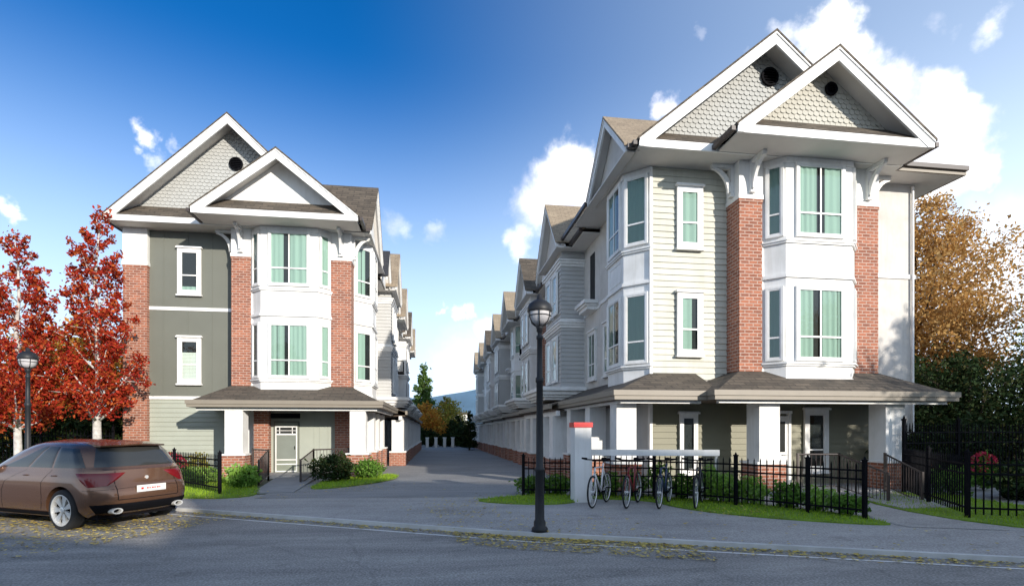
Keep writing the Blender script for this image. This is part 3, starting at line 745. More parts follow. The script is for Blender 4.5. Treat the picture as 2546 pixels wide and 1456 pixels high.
    if Rt:
        y0 = -1.13
        F_ = [[(-1.28, y0, ze), (5.32, y0, ze), (4.13, -.0, zw), (0, -.0, zw)], [(5.32, y0, ze), (5.32, 3, ze), (4.6, 3, zw), (4.13, 0, zw)],
              [(-1.28, y0, ze), (0, 0, zw), (0, YW, zw), (-1.28, YW-.02, ze+.15)], [(0, 0, zw), (4.13, 0, zw), (4.13, YW, zw+.02), (0, YW, zw+.02)],
              [(-3.66, -.75, ze), (-.9, -.75, ze), (-.9, YW, zw-.02), (xl, YW, zw-.02)], [(-3.66, -.75, ze), (xl, YW, zw-.02), (xl, 7.3, zw-.02), (-3.66, 7.3, ze)]]
        gut = [((-1.28, y0, ze), (5.32, y0, ze)), ((5.32, y0, ze), (5.32, 3, ze)), ((-3.66, -.75, ze), (-1.4, -.75, ze)), ((-3.66, 7.3, ze), (-3.66, -.75, ze)), ((-1.28, -.2, ze), (-1.28, y0, ze))]
        so_ = [[(-1.27, y0, ze-.17), (5.3, y0, ze-.17), (5.3, .64, ze-.17), (-1.27, .64, ze-.17)], [(-3.65, -.74, ze-.172), (-1.28, -.74, ze-.172), (-1.28, .64, ze-.172), (-3.65, .64, ze-.172)], [(-3.65, .64, ze-.172), (xl, .64, ze-.172), (xl, 7.3, ze-.172), (-3.65, 7.3, ze-.172)], [(5.2, .64, ze-.17), (5.3, .64, ze-.17), (5.3, 3, ze-.17), (5.2, 3, ze-.17)]]
    else:
        y0 = -1.55
        F_ = [[(-.75, y0, ze), (5.35, y0, ze), (4.13, 0, zw), (0, 0, zw)], [(5.35, y0, ze), (5.35, 5.6, ze), (4.1, 5.6, zw), (4.13, 0, zw)],
              [(-.75, y0, ze), (0, 0, zw), (0, YW, zw), (-.75, YW-.02, ze+.1)], [(0, 0, zw), (4.13, 0, zw), (4.13, YW, zw+.02), (0, YW, zw+.02)]]
        gut = [((-.75, y0, ze), (5.35, y0, ze)), ((5.35, y0, ze), (5.35, 5.6, ze)), ((-.75, YW-.1, ze), (-.75, y0, ze))]
        so_ = [[(-.74, y0, ze-.17), (5.33, y0, ze-.17), (5.33, .64, ze-.17), (-.74, .64, ze-.17)], [(4.1, .64, ze-.17), (5.33, .64, ze-.17), (5.33, 5.6, ze-.17), (4.1, 5.6, ze-.17)]]
    hip_faces(F_, root, gut, so_)
    # beam under the eave
    m = MB()
    if Rt:
        m.box(-1.15, 5.2, y0+.10, y0+.22, 2.38, ze-.211); m.box(-3.5, -1.4, -.62, -.50, 2.38, ze-.211); m.box(-3.5, -3.38, -.50, 7.2, 2.38, ze-.211)
    else: m.box(-.6, 5.2, y0+.15, y0+.27, 2.36, ze-.211); m.box(5.08, 5.2, y0+.27, 5.5, 2.36, ze-.211)
    m.build('porch_beam', 'white', root)
    # floor and columns
    m = MB()
    if Rt: m.box(-3.5, 5.25, -1.0, YW, .0, .19); m.build('porch_floor', 'concrete', root)
    else: m.box(-.6, 5.2, -1.35, YW, .0, .16); m.build('porch_floor', 'concrete', root)
    if Rt:
        for x, y, w in ((.34, -.52, .56), (3.90, -.52, .56), (-3.23, -.03, .52), (-3.23, 2.4, .5), (-3.23, 4.7, .5), (-3.23, 6.9, .5)): column(x, y, w, root, zt=2.40)
        window(T(2.68, YW-.046, .66), .50, 1.50, root, mull=False, rail=.33, trim=.12, crown=True, cur='none')
        window(T(-1.15, YW-.046, .62), .36, 1.45, root, mull=False, rail=.33, trim=.08, crown=True, cur='none')
        # entrance door beside the second column
        d = MB(); d.box(1.10, 1.80, YW-.10, YW-.031, .19, 2.1); d.box(1.03, 1.099, YW-.13, YW-.03, .19, 2.17); d.box(1.801, 1.88, YW-.13, YW-.03, .19, 2.17); d.box(1.0, 1.91, YW-.13, YW-.03, 2.171, 2.25); dd = d.build('door', 'white', root)
        d = MB(); d.box(1.2, 1.7, YW-.115, YW-.101, 1.1, 1.95); d.build('door_glass', 'carglass', dd)
        d = MB(); d.tube((1.62, YW-.14, 1.02), (1.74, YW-.14, 1.02), .015); d.build('handle', 'chrome', dd)
    else:
        for x, y, w in ((.56, -1.10, .56), (4.55, -1.10, .52), (4.62, .9, .5), (4.62, 2.6, .5), (4.62, 4.6, .5)): column(x, y, w, root, z0=.15, zt=2.36)
        # recessed entrance wall between low brick piers
        m = MB(); m.box(.75, 1.25, 0.0, YW, 0, 2.46); m.build('brick_pier', 'brick', root); m = MB(); m.box(3.55, 4.05, 0.0, YW, 0, 2.46); m.build('brick_pier', 'brick', root)
        m = MB(); m.box(1.25, 3.55, .32, YW, 0, 2.46); 
        for x in (1.45, 2.75, 2.95, 3.25): m.box(x, x+.03, .308, .32, .2, 2.40)
        m.build('entry_wall', 'sage', root)
        y = .32
        d = MB(); d.box(1.36, 2.24, y-.05, y-.001, .10, 2.02); d.build('door_recess', 'olive', root)
        d = MB(); d.box(1.40, 2.20, y-.075, y-.051, .12, 1.96); dd = d.build('door', 'door', root)
        d = MB()
        for a, b, z0_, z1_ in ((1.42, 2.18, 1.80, 1.84), (1.42, 2.18, 1.52, 1.57), (1.42, 2.18, .18, .22), (1.42, 2.18, .44, .48), (1.42, 2.18, .60, .64)): d.box(a, b, y-.095, y-.076, z0_, z1_)
        for x in (1.42, 2.14): d.box(x, x+.04, y-.094, y-.076, .22, 1.52); d.box(x, x+.04, y-.094, y-.076, 1.57, 1.80)
        for x in (1.56, 2.0): d.box(x, x+.025, y-.093, y-.076, 1.57, 1.80)
        d.box(1.46, 2.14, y-.093, y-.076, 1.67, 1.69); d.build('screen_rail', 'white', dd)
        d = MB(); d.box(1.46, 2.14, y-.08, y-.0755, .65, 1.52); d.build('screen', 'screen', dd)
        d = MB(); d.box(1.46, 2.14, y-.081, y-.0757, 1.58, 1.80); d.build('door_glass', 'carglass', dd)
        d = MB(); d.tube((2.10, y-.11, 1.0), (2.10, y-.11, 1.12), .012); d.build('handle', 'black', dd)
        m = MB(); m.box(1.35, 2.35, -.1, -.04, 2.12, 2.3); m.build('lintel_lamp', 'black', root)
    # downspouts
    m = MB()
    if Rt: m.tube((5.78, YW-.07, .2), (5.78, YW-.07, 8.8), .035)
    else: m.tube((3.98, YW+.9, .2), (3.98, YW+.9, .3), .03)
    m.build('downspout', 'white', root)

hr = empty('corner_townhouse', (7.98, 13.3, 0), 'pale siding townhouse right of the lane mouth, the largest house in view', 'house', 'corner townhouses at the lane mouth')
corner_house(hr, 'R')
hl = empty('corner_townhouse', (-7.22, 20.3, 0), 'townhouse with dark olive wall panels and a screen door, left of the lane mouth', 'house', 'corner townhouses at the lane mouth')
corner_house(hl, 'L')

# ------------------------------------------------------------------ lane terraces: facade faces -y, width 7
def row_house(root, wall, boxm, roofm, variant, full=True):
    zs = 8.75; hw = 3.5
    m = MB(); m.box(-hw+.005, hw-.005, 0, 6, -.4, zs); m.build('wall', wall, root)
    I = Matrix.Identity(4)
    bx0, bx1 = (-1.45, 1.45) if variant != 1 else (-1.6, 1.2)
    # first + second floor box bay, bay front
    dpt = .92
    if variant == 1:
        bay(I, bx0, bx1, .62, 0, root, z0=3.3, zt=zs+.1, frontw=.95)
    else:
        m = MB(); m.box(bx0, bx1, -dpt, 0, 3.4, zs+.05); m.build('box_bay', boxm, root)
        if boxm in ('grey', 'siding', 'sage'):
            laps(T(0, -dpt, 0), bx0, bx1, 3.45, zs, 'siding', boxm, root); laps(T(bx1, 0, 0, math.pi/2), -dpt, 0, 3.45, zs, 'siding', boxm, root); laps(T(bx0, 0, 0, -math.pi/2), 0, dpt, 3.45, zs, 'siding', boxm, root)
        for grp in (((5.75, .06, .10), (5.85, .11, .09), (5.94, .15, .05), (5.99, .03, .12)), ((8.15, .05, .1), (8.25, .10, .1), (8.35, .15, .06))):
            m = MB()
            for z, o_, hh in grp: m.box(bx0-o_, bx1+o_, -dpt-o_, -.001, z, z+hh)
            m.build('cornice', 'white', root)
        for zz, hh in ((6.45, 1.5), (3.75, 1.65)):
            for cx in (-.62, .62): window(T(cx, -dpt-.046, zz), .72, hh, root, mull=False, trim=.09, cur=random.choice(('full', 'pair', 'left')))
    # side windows of the flat wall
    for cx in (2.65, -2.65):
        for zz, hh in ((6.5, 1.4), (3.7, 1.6)):
            if cx > 0 and zz > 6 and variant == 0: continue
            window(T(cx, -.002, zz), .75, hh, root, mull=True, trim=.1, crown=True, cur=random.choice(('full', 'pair', 'left')))
    m = MB(); m.box(-hw+.01, bx0-.01, -.035, 0, 6.1, 6.2); m.build('trim', 'white', root); m = MB(); m.box(bx1+.01, hw-.01, -.035, 0, 6.1, 6.2)
    if variant == 2: pass
    m.build('trim', 'white', root)
    if variant == 2:
        m = MB(); m.box(1.75, 2.2, -.5, 0, 3.2, 7.9); m.build('brick_pier', 'brick', root)
    # small balcony on the wall beside
    if variant == 0:
        m = MB(); m.box(2.0, 3.2, -.45, 0, 6.25, 6.33); m.box(1.93, 3.27, -.52, 0, 6.331, 6.45); m.box(2.05, 3.15, -.38, 0, 6.12, 6.249); m.build('ledge', 'white', root)
        m = MB(); m.box(2.3, 2.9, -.01, -.002, 6.5, 8.3); m.build('balcony_door', 'dark', root)
    if variant == 2:
        m = MB(); m.box(-3.2, -1.9, -.8, 0, 6.0, 6.1); 
        for k in range(14): m.tube((-3.17+k*.095, -.77, 6.1), (-3.17+k*.095, -.77, 6.85), .012, n=5)
        for k in range(8): m.tube((-3.17, -.77+k*.1, 6.1), (-3.17, -.77+k*.1, 6.85), .012, n=5)
        m.box(-3.2, -1.9, -.79, -.75, 6.85, 6.9); m.box(-3.2, -3.15, -.75, 0, 6.85, 6.9); m.build('balcony', 'black', root)
    # deck ledge with stepped mouldings over the ground floor
    m = MB()
    for z, o_, hh in ((2.92, -.30, .10), (3.021, -.20, .10), (3.122, -.10, .14), (3.263, 0, .07), (3.334, -.06, .09)):
        m.box(-1.9-o_, 1.9+o_, -1.9-o_, -.01, z, z+hh)
    m.build('deck_ledge', 'white', root)
    # gables + roofs
    gable(I, 0, 1.95, -1.25, zs, 11.1, 4.5, .32, root, roof=roofm, face='cream' if variant != 2 else 'stucco', pent=False, wv=.26, gut=False)
    gable(I, -2.75, 1.05, -.95, zs, 10.35, 3.0, .25, root, roof='roof_dark' if variant != 2 else roofm, face='stucco', pent=False, wv=.2, gut=False)
    m = MB(); m.slab([(-hw, -.65, zs+.18), (hw, -.65, zs+.18), (hw, 3.2, zs+1.7), (-hw, 3.2, zs+1.7)], .06); m.slab([(hw, 6.6, zs+.18), (-hw, 6.6, zs+.18), (-hw, 3.2, zs+1.7), (hw, 3.2, zs+1.7)], .06); m.build('roof', roofm, root)
    m = MB(); m.box(-hw, hw, -.62, .0, zs-.02, zs+.03); m.box(-1.9, 1.9, -1.22, -.621, zs-.02, zs+.03); m.build('soffit', 'soffit', root)
    m = MB()
    for a, b in ((1.99, hw-.01),): m.box(a, b, -.76, -.63, zs+.03, zs+.16)
    m.build('gutter', 'brown', root)
    # porch roof strip and ground floor piers
    m = MB(); m.slab([(-hw, -1.75, 2.66), (hw, -1.75, 2.66), (hw, -.003, 3.2), (-hw, -.003, 3.2)], .05)
    pr = m.build('porch_roof', 'roof', root); m = MB(); m.box(-hw, hw, -1.84, -1.75, 2.50, 2.68); m.build('porch_gutter', 'taupe', pr)
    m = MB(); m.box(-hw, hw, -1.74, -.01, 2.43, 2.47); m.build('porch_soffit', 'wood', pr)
    m = MB(); m.box(-hw, hw, -1.60, -1.45, 2.25, 2.429); m.build('porch_beam', 'white', root)
    for x in (-2.9, -1.15, 1.15, 2.9):
        m = MB(); m.box(x-.3, x+.3, -1.65, -1.10, .78, 2.249); c_ = m.build('porch_column', 'stucco', root)
        m = MB(); m.box(x-.42, x+.42, -1.75, -1.0, -.4, .72); m.build('brick_base', 'brick', c_)
        m = MB(); m.box(x-.45, x+.45, -1.78, -1.0, .721, .779); m.build('base_cap', 'white', c_)
    m = MB(); m.box(-2.4, -1.66, -1.45, -1.25, -.4, .70); m.build('brick_wall', 'brick', root); m = MB(); m.box(1.66, 2.4, -1.45, -1.25, -.4, .70); m.build('brick_wall', 'brick', root)
    m = MB(); m.box(-.8, .8, -.06, -.001, 0, 2.2); g_ = m.build('garage_door', 'stucco', root)
    if full:
        m = MB()
        for k in range(5): m.box(-.76, .76, -.075, -.061, .05+k*.43, .41+k*.43)
        m.build('door_panel', 'white', g_)
    m = MB(); m.box(-hw+.02, -.9, -.05, -.001, 0.7, 2.25); m.build('ground_wall', 'stucco', root); m = MB(); m.box(.9, hw-.02, -.05, -.001, .7, 2.25); m.build('ground_wall', 'stucco', root)

protos = {}
specs = {0: ('cream', 'grey', 'roof_tan'), 1: ('stucco', 'white', 'roof_tan'), 2: ('grey', 'stucco', 'roof')}
def put_row(variant, loc, rz, label, group, wall=None):
    if variant not in protos:
        r = empty('terrace_house', loc, label, 'house', group, rz); row_house(r, *specs[variant], variant); protos[variant] = r; return r
    r = copy_tree(protos[variant]); r.location = loc; r.rotation_euler = (0, 0, rz); r['label'] = label; r['group'] = group; return r
ordn = ['first', 'second', 'third', 'fourth', 'fifth', 'sixth', 'seventh', 'eighth']
desc = {0: 'with boxy bay and white stepped cornices', 1: 'with white angled bay windows', 2: 'with narrow brick pier and black balcony rail'}
RV = [0, 2, 1, 0, 2, 1, 0]; LV = [0, 1, 2, 1]
for k, v_ in enumerate(RV):
    Y = 22.0+7*k
    put_row(v_, (5.77, Y, -.006*(Y-14)), -math.pi/2, '%s terrace house behind the right corner townhouse, %s' % (ordn[k], desc[v_]), 'terrace houses along the right of the lane')
for k, v_ in enumerate(LV):
    Y = 29.2+7*k
    put_row(v_, (-3.2, Y, -.006*(Y-14)), math.pi/2, '%s terrace house behind the left corner townhouse, %s' % (ordn[k], desc[v_]), 'terrace houses along the left of the lane')

# ------------------------------------------------------------------ unseen houses added behind the viewer, sized to shade the road
def across(loc, w, rz, label, h=9.2, pk=12.3):
    root = empty('shade_house', loc, label, 'house', None, rz)
    m = MB(); m.box(-w/2, w/2, 0, 8, 0, h); m.build('wall', 'cream', root)
    m = MB(); m.ext([(-w/2-.4, -.5, h), (-w/2-.4, 4, pk), (-w/2-.4, 8.5, h)], (w+.8, 0, 0)); m.build('roof', 'roof', root)
    k = -w/2+2
    while k < w/2-1:
        for zz in (1.0, 3.9, 6.6): window(T(k, 0, zz), 1.1, 1.4, root, cur='pair')
        k += 3.6
across((-1.5, -7.1, 0), 26, 2.72, 'lower cream house added unseen behind the camera to shade the road', 5.9, 7.5)
across((34.6, -23.2, 0), 40, 2.72, 'long cream terrace added unseen behind the camera to shade the street')

# ------------------------------------------------------------------ street lamps
def lamp(loc, label, H=3.70):
    root = empty('street_lamp', loc, label, 'street lamp', 'black globe street lamps')
    m = MB(); m.lathe([(.001, 0), (.13, 0), (.13, .06), (.095, .09), (.095, .16), (.075, .20), (.070, .95), (.082, .97), (.082, 1.0), (.060, 1.03), (.052, H-1.3), (.066, H-1.28), (.066, H-1.22), (.048, H-1.2), (.042, H-.62), (.055, H-.60), (.055, H-.56), (.035, H-.54), (.035, H-.5), (.05, H-.48), (.05, H-.44), (.07, H-.40), (.001, H-.40)], n=20)
    m.build('pole', 'lampgrey', root, smooth=True)
    c0 = H-.38
    m = MB(); m.lathe([(.19, c0+.20), (.20, c0+.22), (.195, c0+.27), (.17, c0+.33), (.10, c0+.38), (.045, c0+.40), (.04, c0+.46), (.025, c0+.48), (.001, c0+.49)], n=24); m.lathe([(.001, c0+.215), (.19, c0+.20)], n=24); m.build('hood', 'lampgrey', root, smooth=True)
    m = MB(); m.lathe([(.178, c0+.20), (.17, c0+.12), (.14, c0+.05), (.09, c0+.01), (.03, c0-.005), (.001, c0-.005)], n=24); m.build('lamp_glass', 'lampdiff', root, smooth=True)
    m = MB()
    for k in range(6):
        a = k*math.pi/3+.3; prev = None; pts = []
        for r, z in ((.19, .205), (.182, .12), (.15, .045), (.095, .0), (.04, -.03)): pts.append((r*math.cos(a), r*math.sin(a), c0+z))
        m.chain(pts, [.008]*5, 5)
    m.ring((0, 0, c0+.14), .178, .007, 'Z', 24, 5); m.build('lamp_cage', 'lampgrey', root)
    return root
lamp((1.62, 8.36, .12), 'dark metal street lamp standing on the pavement in front of the lane', 3.65)
lamp((-9.62, 14.25, .12), 'street lamp behind the brown car, in front of the red trees', 3.45)

# ------------------------------------------------------------------ fences
def fence(name, pts, h, label, parent_cat='fence', sp=.12, z=.14, rails=(.16, .72, .88), group='black picket fences', lastpost=True, firstpost=True, fin=True):
    root = empty(name, (pts[0][0], pts[0][1], z), label, parent_cat, group)
    ox, oy = pts[0][0], pts[0][1]
    P = [Vector((x-ox, y-oy, 0)) for x, y in pts]
    rl = MB(); pk = MB()
    for a, b in zip(P, P[1:]):
        L = (b-a).length; d = (b-a)/L
        for q in rails:
            w = Vector((-d.y, d.x, 0))*.014; zz = h*q
            rl.ext([a-w+Vector((0, 0, zz-.016)), b-w+Vector((0, 0, zz-.016)), b+w+Vector((0, 0, zz-.016)), a+w+Vector((0, 0, zz-.016))], (0, 0, .032))
        n = max(1, int(L/sp))
        for k in range(1, n):
            p = a+d*(L*k/n); pk.box(p.x-.009, p.x+.009, p.y-.009, p.y+.009, .06, h*.97)
            if fin: pk.tube((p.x, p.y, h*.97), (p.x, p.y, h*1.03), .016, .002, 5)
    rl.build('rail', 'black', root, uv=False); pk.build('pickets', 'black', root, uv=False)
    for i, p in enumerate(P):
        if (i == 0 and not firstpost) or (i == len(P)-1 and not lastpost): continue
        m = MB(); m.box(p.x-.032, p.x+.032, p.y-.032, p.y+.032, -.08, h*1.06); m.box(p.x-.042, p.x+.042, p.y-.042, p.y+.042, h*1.06, h*1.085); m.tube((p.x, p.y, h*1.085), (p.x, p.y, h*1.14), .03, .006, 8); m.build('post', 'black', root, uv=False)
    return root
fence('picket_fence', [(2.08, 12.8), (3.2, 12.55)], .90, 'short black picket fence panel between the lane and the white pillar')
fence('picket_fence', [(3.55, 12.25), (4.95, 11.75), (6.25, 10.55), (7.05, 9.4), (7.56, 8.6)], .98, 'black picket fence in front of the right corner townhouse, behind the bicycles', firstpost=False)
fence('picket_fence', [(11.88, 12.24), (14.2, 12.9), (17.5, 13.2), (22, 13.4)], 1.72, 'tall black picket fence to the right of the right corner townhouse')
fence('picket_fence', [(9.55, 8.5), (12.2, 7.3), (14.5, 6.1)], 1.1, 'black picket fence at the right edge beside the entry path')
fence('picket_fence', [(9.55, 8.5), (10.6, 10.3), (11.88, 12.24)], 1.1, 'black picket fence running back along the entry path to the porch', firstpost=False, lastpost=False)
fence('picket_fence', [(-5.30, 14.15), (-7.4, 16.5), (-10.2, 18.4)], .95, 'low black picket fence behind the rear of the brown car')
fence('picket_fence', [(-10.9, 20.0), (-13.3, 20.3), (-17, 20.6), (-26, 21)], 1.55, 'black picket fence behind the red maples on the left')

# porch railings ---------------------------------------------------------------
def railing(name, a, b, label, h=.92, z=.18, mat='brown', slope=0):
    root = empty(name, (a[0], a[1], z), label, 'railing', 'porch railings'); d = Vector((b[0]-a[0], b[1]-a[1], 0)); L = d.length
    m = MB(); m.tube((0, 0, h), (d.x, d.y, h-slope), .022); m.tube((0, 0, .12), (d.x, d.y, .12-slope*.6 if slope else .12), .014); m.build('handrail', mat, root)
    m = MB(); n = int(L/.11)
    for k in range(1, n): t = k/n; m.tube((d.x*t, d.y*t, .1-slope*.6*t), (d.x*t, d.y*t, h-slope*t), .009, n=5)
    m.build('balusters', mat, root)
    m = MB(); m.box(-.025, .025, -.025, .025, -.1, h+.03); m.build('post', mat, root)
    m = MB(); m.box(d.x-.025, d.x+.025, d.y-.025, d.y+.025, -.1-slope, h+.03-slope); m.build('post', mat, root)
    return root
railing('railing', (-6.15, 19.2), (-5.35, 18.2), 'brown metal railing left of the screen door entrance', z=.14)
railing('railing', (-5.35, 18.2), (-5.15, 16.6), 'brown metal railing running out along the left of the entry path', z=.14, slope=.25)
railing('railing', (-3.0, 19.2), (-4.0, 18.4), 'brown metal railing right of the screen door entrance', z=.14)
railing('railing', (-4.0, 18.4), (-4.05, 16.9), 'brown metal railing running out along the right of the entry path', z=.14, slope=.25)
railing('railing', (8.95, 12.3), (10.0, 12.2), 'dark porch railing between the two columns of the right corner townhouse', z=.19)
railing('railing', (10.0, 12.2), (9.9, 10.6), 'dark sloping handrail at the left of the right porch steps', z=.19, slope=.35)
railing('railing', (11.3, 12.2), (10.75, 10.6), 'dark sloping handrail at the right of the right porch steps', z=.19, slope=.35)
m = MB(); m.ext([(9.9, 12.3, .10), (11.4, 12.3, .10), (10.9, 9.6, .10), (9.3, 9.6, .10)], (0, 0, .06)); m.poly([(7.75, 7.9, .127), (9.1, 7.4, .127), (9.35, 9.6, .127), (10.9, 9.6, .127), (10.9, 9.9, .127), (8.9, 10.4, .127), (7.75, 8.6, .127)])
struct('entry_path', m, 'pave')
m = MB(); m.ext([(-5.25, 18.7, .10), (-3.95, 18.7, .10), (-3.6, 14.3, .10), (-4.6, 14.3, .10)], (0, 0, .045)); struct('entry_path', m, 'concrete')

# ------------------------------------------------------------------ white pillar + bicycle shelter beam
root = empty('gate_pillar', (3.22, 11.75, .12), 'white square pillar with a red cap beside the bicycles', 'pillar')
m = MB(); m.box(-.19, .19, -.19, .19, 0, 1.66); m.build('shaft', 'stucco', root)
m = MB(); m.box(-.215, .215, -.215, .215, 1.661, 1.72); m.ext([(-.215, -.215, 1.721), (.215, -.215, 1.721), (.215, .215, 1.721), (-.215, .215, 1.721)], (0, 0, .05)); m.build('cap', 'red', root)
root = empty('bike_rack', (3.45, 11.95, .12), 'white beam rack on slim posts with four bicycles under it', 'bike rack')
d = Vector((2.85, -.62, 0)); 
m = MB(); nn = Vector((.21, .977, 0))*.06
m.ext([Vector((0, 0, 1.02))-nn, d+Vector((0, 0, 1.02))-nn, d+Vector((0, 0, 1.02))+nn, Vector((0, 0, 1.02))+nn], (0, 0, .135)); m.build('beam', 'white', root)
m = MB(); m.box(d.x-.08, d.x-.03, d.y-.02, d.y+.03, 0, 1.019); m.build('post', 'white', root)
m = MB(); m.box(.03, .08, -.04, .01, 0, 1.019); m.build('post', 'white', root)
m = MB(); 
m.tube((.05, 0, .55), (d.x-.05, d.y, .55), .015); m.build('cross_bar', 'black', root)

# ------------------------------------------------------------------ bicycles (local +x is forward)
def bike(loc, rz, label, frame):
    root = empty('bicycle', loc, label, 'bicycle', 'bicycles parked at the white rack', rz)
    WB = 1.04; r = .335
    for x, nm in ((0, 'wheel'), (WB, 'wheel')):
        m = MB(); m.ring((x, 0, r), r-.02, .019, 'Y', 32, 8); w = m.build(nm, 'rubber', root, smooth=True, uv=False)
        m = MB(); m.ring((x, 0, r), r-.045, .010, 'Y', 32, 6)
        for k in range(18): a = k*math.pi/9; m.tube((x, .02*(-1)**k, r), (x+math.cos(a)*(r-.045), 0, r+math.sin(a)*(r-.045)), .0022, n=4, cap=False)
        m.tube((x, -.045, r), (x, .045, r), .02); m.build('rim', 'chrome', w, uv=False)
    bb = (.43, 0, .29); st = (.30, 0, .80); hd = (.86, 0, .82); hb = (.90, 0, .70); ra = (0, 0, r); fa = (WB, 0, r)
    m = MB(); t = .019
    m.tube(bb, (.27, 0, .88), t); m.tube(st, hd, t*.9); m.tube(bb, hb, t*1.15); m.tube(hd, hb, t*1.1)
    for s in (-.045, .045):
        m.tube(bb, (0, s, r), .011); m.tube(st, (0, s, r), .010); m.tube(hb, (.95, s*.9, .62), .014); m.tube((.95, s*.9, .62), (WB, s, r), .012)
    m.build('frame', frame, root, smooth=True, uv=False)
    m = MB(); m.chain([(.27, 0, .88), (.245, 0, .96)], [.013, .013]); m.lathe([(.001, 0), (.05, .0), (.062, .02), (.05, .045), (.001, .05)], (.20, 0, .955), 12); m.lathe([(.001, 0), (.03, 0), (.03, .03), (.001, .035)], (.31, 0, .96), 10); m.box(.20, .33, -.028, .028, .965, .99); m.build('saddle', 'black', root, uv=False)
    m = MB(); m.tube(hd, (.84, 0, .96), .014); m.tube((.84, 0, .96), (.90, 0, .98), .014); m.chain([(.82, -.30, 1.0), (.88, -.20, .985), (.90, 0, .98), (.88, .20, .985), (.82, .30, 1.0)], [.012]*5)
    for s in (-1, 1): m.tube((.82, s*.19, 1.0), (.78, s*.31, 1.005), .018)
    m.build('handlebar', 'black', root, uv=False)
    m = MB(); m.ring((.43, -.05, .29), .09, .008, 'Y', 20, 5); m.tube((.43, -.08, .29), (.43, .08, .29), .02); m.tube((.43, -.08, .29), (.55, -.08, .22), .01); m.tube((.43, .08, .29), (.31, .08, .36), .01); m.box(.50, .60, -.17, -.08, .205, .23); m.box(.26, .36, .08, .17, .35, .375); m.build('crankset', 'black', root, uv=False)
    m = MB()
    for z in (.33, -.33): pass
    m.tube((.43, -.05, .375), (0, -.05, r+.035), .005, n=4); m.tube((.43, -.05, .205), (0, -.05, r-.035), .005, n=4); m.build('chain', 'black', root, uv=False)
    return root
for (nx, ny), (fx, fy), lab, fr in (((3.08, 10.52), (3.74, 11.5), 'bicycle with a white frame, leftmost of the four at the rack', 'bikewhite'),
        ((3.78, 10.42), (4.42, 11.38), 'bicycle with a red frame at the white rack, between the white and the navy one', 'bikered'),
        ((4.43, 10.30), (5.07, 11.22), 'navy framed bicycle at the white rack, in front of tall green plants', 'bikeblue'),
        ((5.14, 10.15), (5.78, 11.10), 'black bicycle, rightmost of the four at the rack', 'bikeblack')):
    a = math.atan2(ny-fy, nx-fx); bike((fx, fy, .125), a, lab, fr)

# ------------------------------------------------------------------ car
def interp(tab, z):
    if z <= tab[0][0]: return tab[0][1]
    for (a, b), (c, d) in zip(tab, tab[1:]):
        if z <= c:
            t = (z-a)/(c-a); return b+(d-b)*t
    return tab[-1][1]
XR = [(.20, .30), (.30, .10), (.42, .02), (.55, .0), (.68, .03), (.76, .09), (.90, .13), (.99, .15), (1.02, .19), (1.12, .25), (1.30, .38), (1.40, .48), (1.46, .70), (1.49, 1.3), (1.505, 2.0)]
XF = [(.20, 4.30), (.40, 4.42), (.62, 4.40), (.78, 4.22), (.90, 3.7), (.99, 3.25), (1.12, 2.98), (1.30, 2.60), (1.40, 2.35), (1.46, 2.1), (1.49, 1.95), (1.505, 2.05)]
WD = [(.20, .80), (.30, .875), (.48, .90), (.70, .905), (.86, .895), (.96, .865), (1.02, .85), (1.12, .83), (1.30, .775), (1.40, .72), (1.46, .63), (1.49, .40), (1.505, .05)]
ZL = [.20, .26, .33, .40, .48, .56, .62, .68, .73, .78, .84, .90, .955, .99, 1.02, 1.07, 1.14, 1.22, 1.30, 1.36, 1.41, 1.44, 1.465, 1.48, 1.495, 1.505]
def outline(z, u):
    """u 0..1 from rear centre round the left (+) side to front centre -> x, y"""
    xr, xf, w = interp(XR, z), interp(XF, z), interp(WD, z)
    rc = min(.42, (xf-xr)*.4, w*.8); rf = min(.6, (xf-xr)*.4, w*.8); bow = .10*min(1, w)
    if u < .2: t = u/.2; y = (w-rc)*t; return xr+bow*(y/max(w, .01))**2, y
    b0 = bow*((w-rc)/max(w, .01))**2
    if u < .4:
        t = (u-.2)/.2*math.pi/2; return xr+b0+rc*(1-math.cos(t))*1.0, w-rc+rc*math.sin(t)
    xs0 = xr+b0+rc; xs1 = xf-rf
    if u < .8: t = (u-.4)/.4; taper = .04*math.sin(math.pi*t); return xs0+(xs1-xs0)*t, w+taper*.3
    if u < .92: t = (u-.8)/.12*math.pi/2; return xs1+rf*math.sin(t), w-rf+rf*math.cos(t)
    t = (u-.92)/.08; return xf, (w-rf)*(1-t)
def S(u, z, off=0, sg=1):
    x, y = outline(z, u)
    if off:
        e = 1e-3; xa, ya = outline(z, min(1, u+e)); xb, yb_ = outline(z, max(0, u-e)); tx, ty = xa-xb, ya-yb_; L = math.hypot(tx, ty) or 1
        nx, ny = -ty/L, tx/L
        x2, y2 = outline(z+.01, u); dx, dy = (x2-x)/.01, (y2-y)/.01; sl_ = -(dx*nx+dy*ny); q = math.hypot(1, sl_)
        x += nx*off/q; y += ny*off/q; z += off*sl_/q
    return (x, y*sg, z)
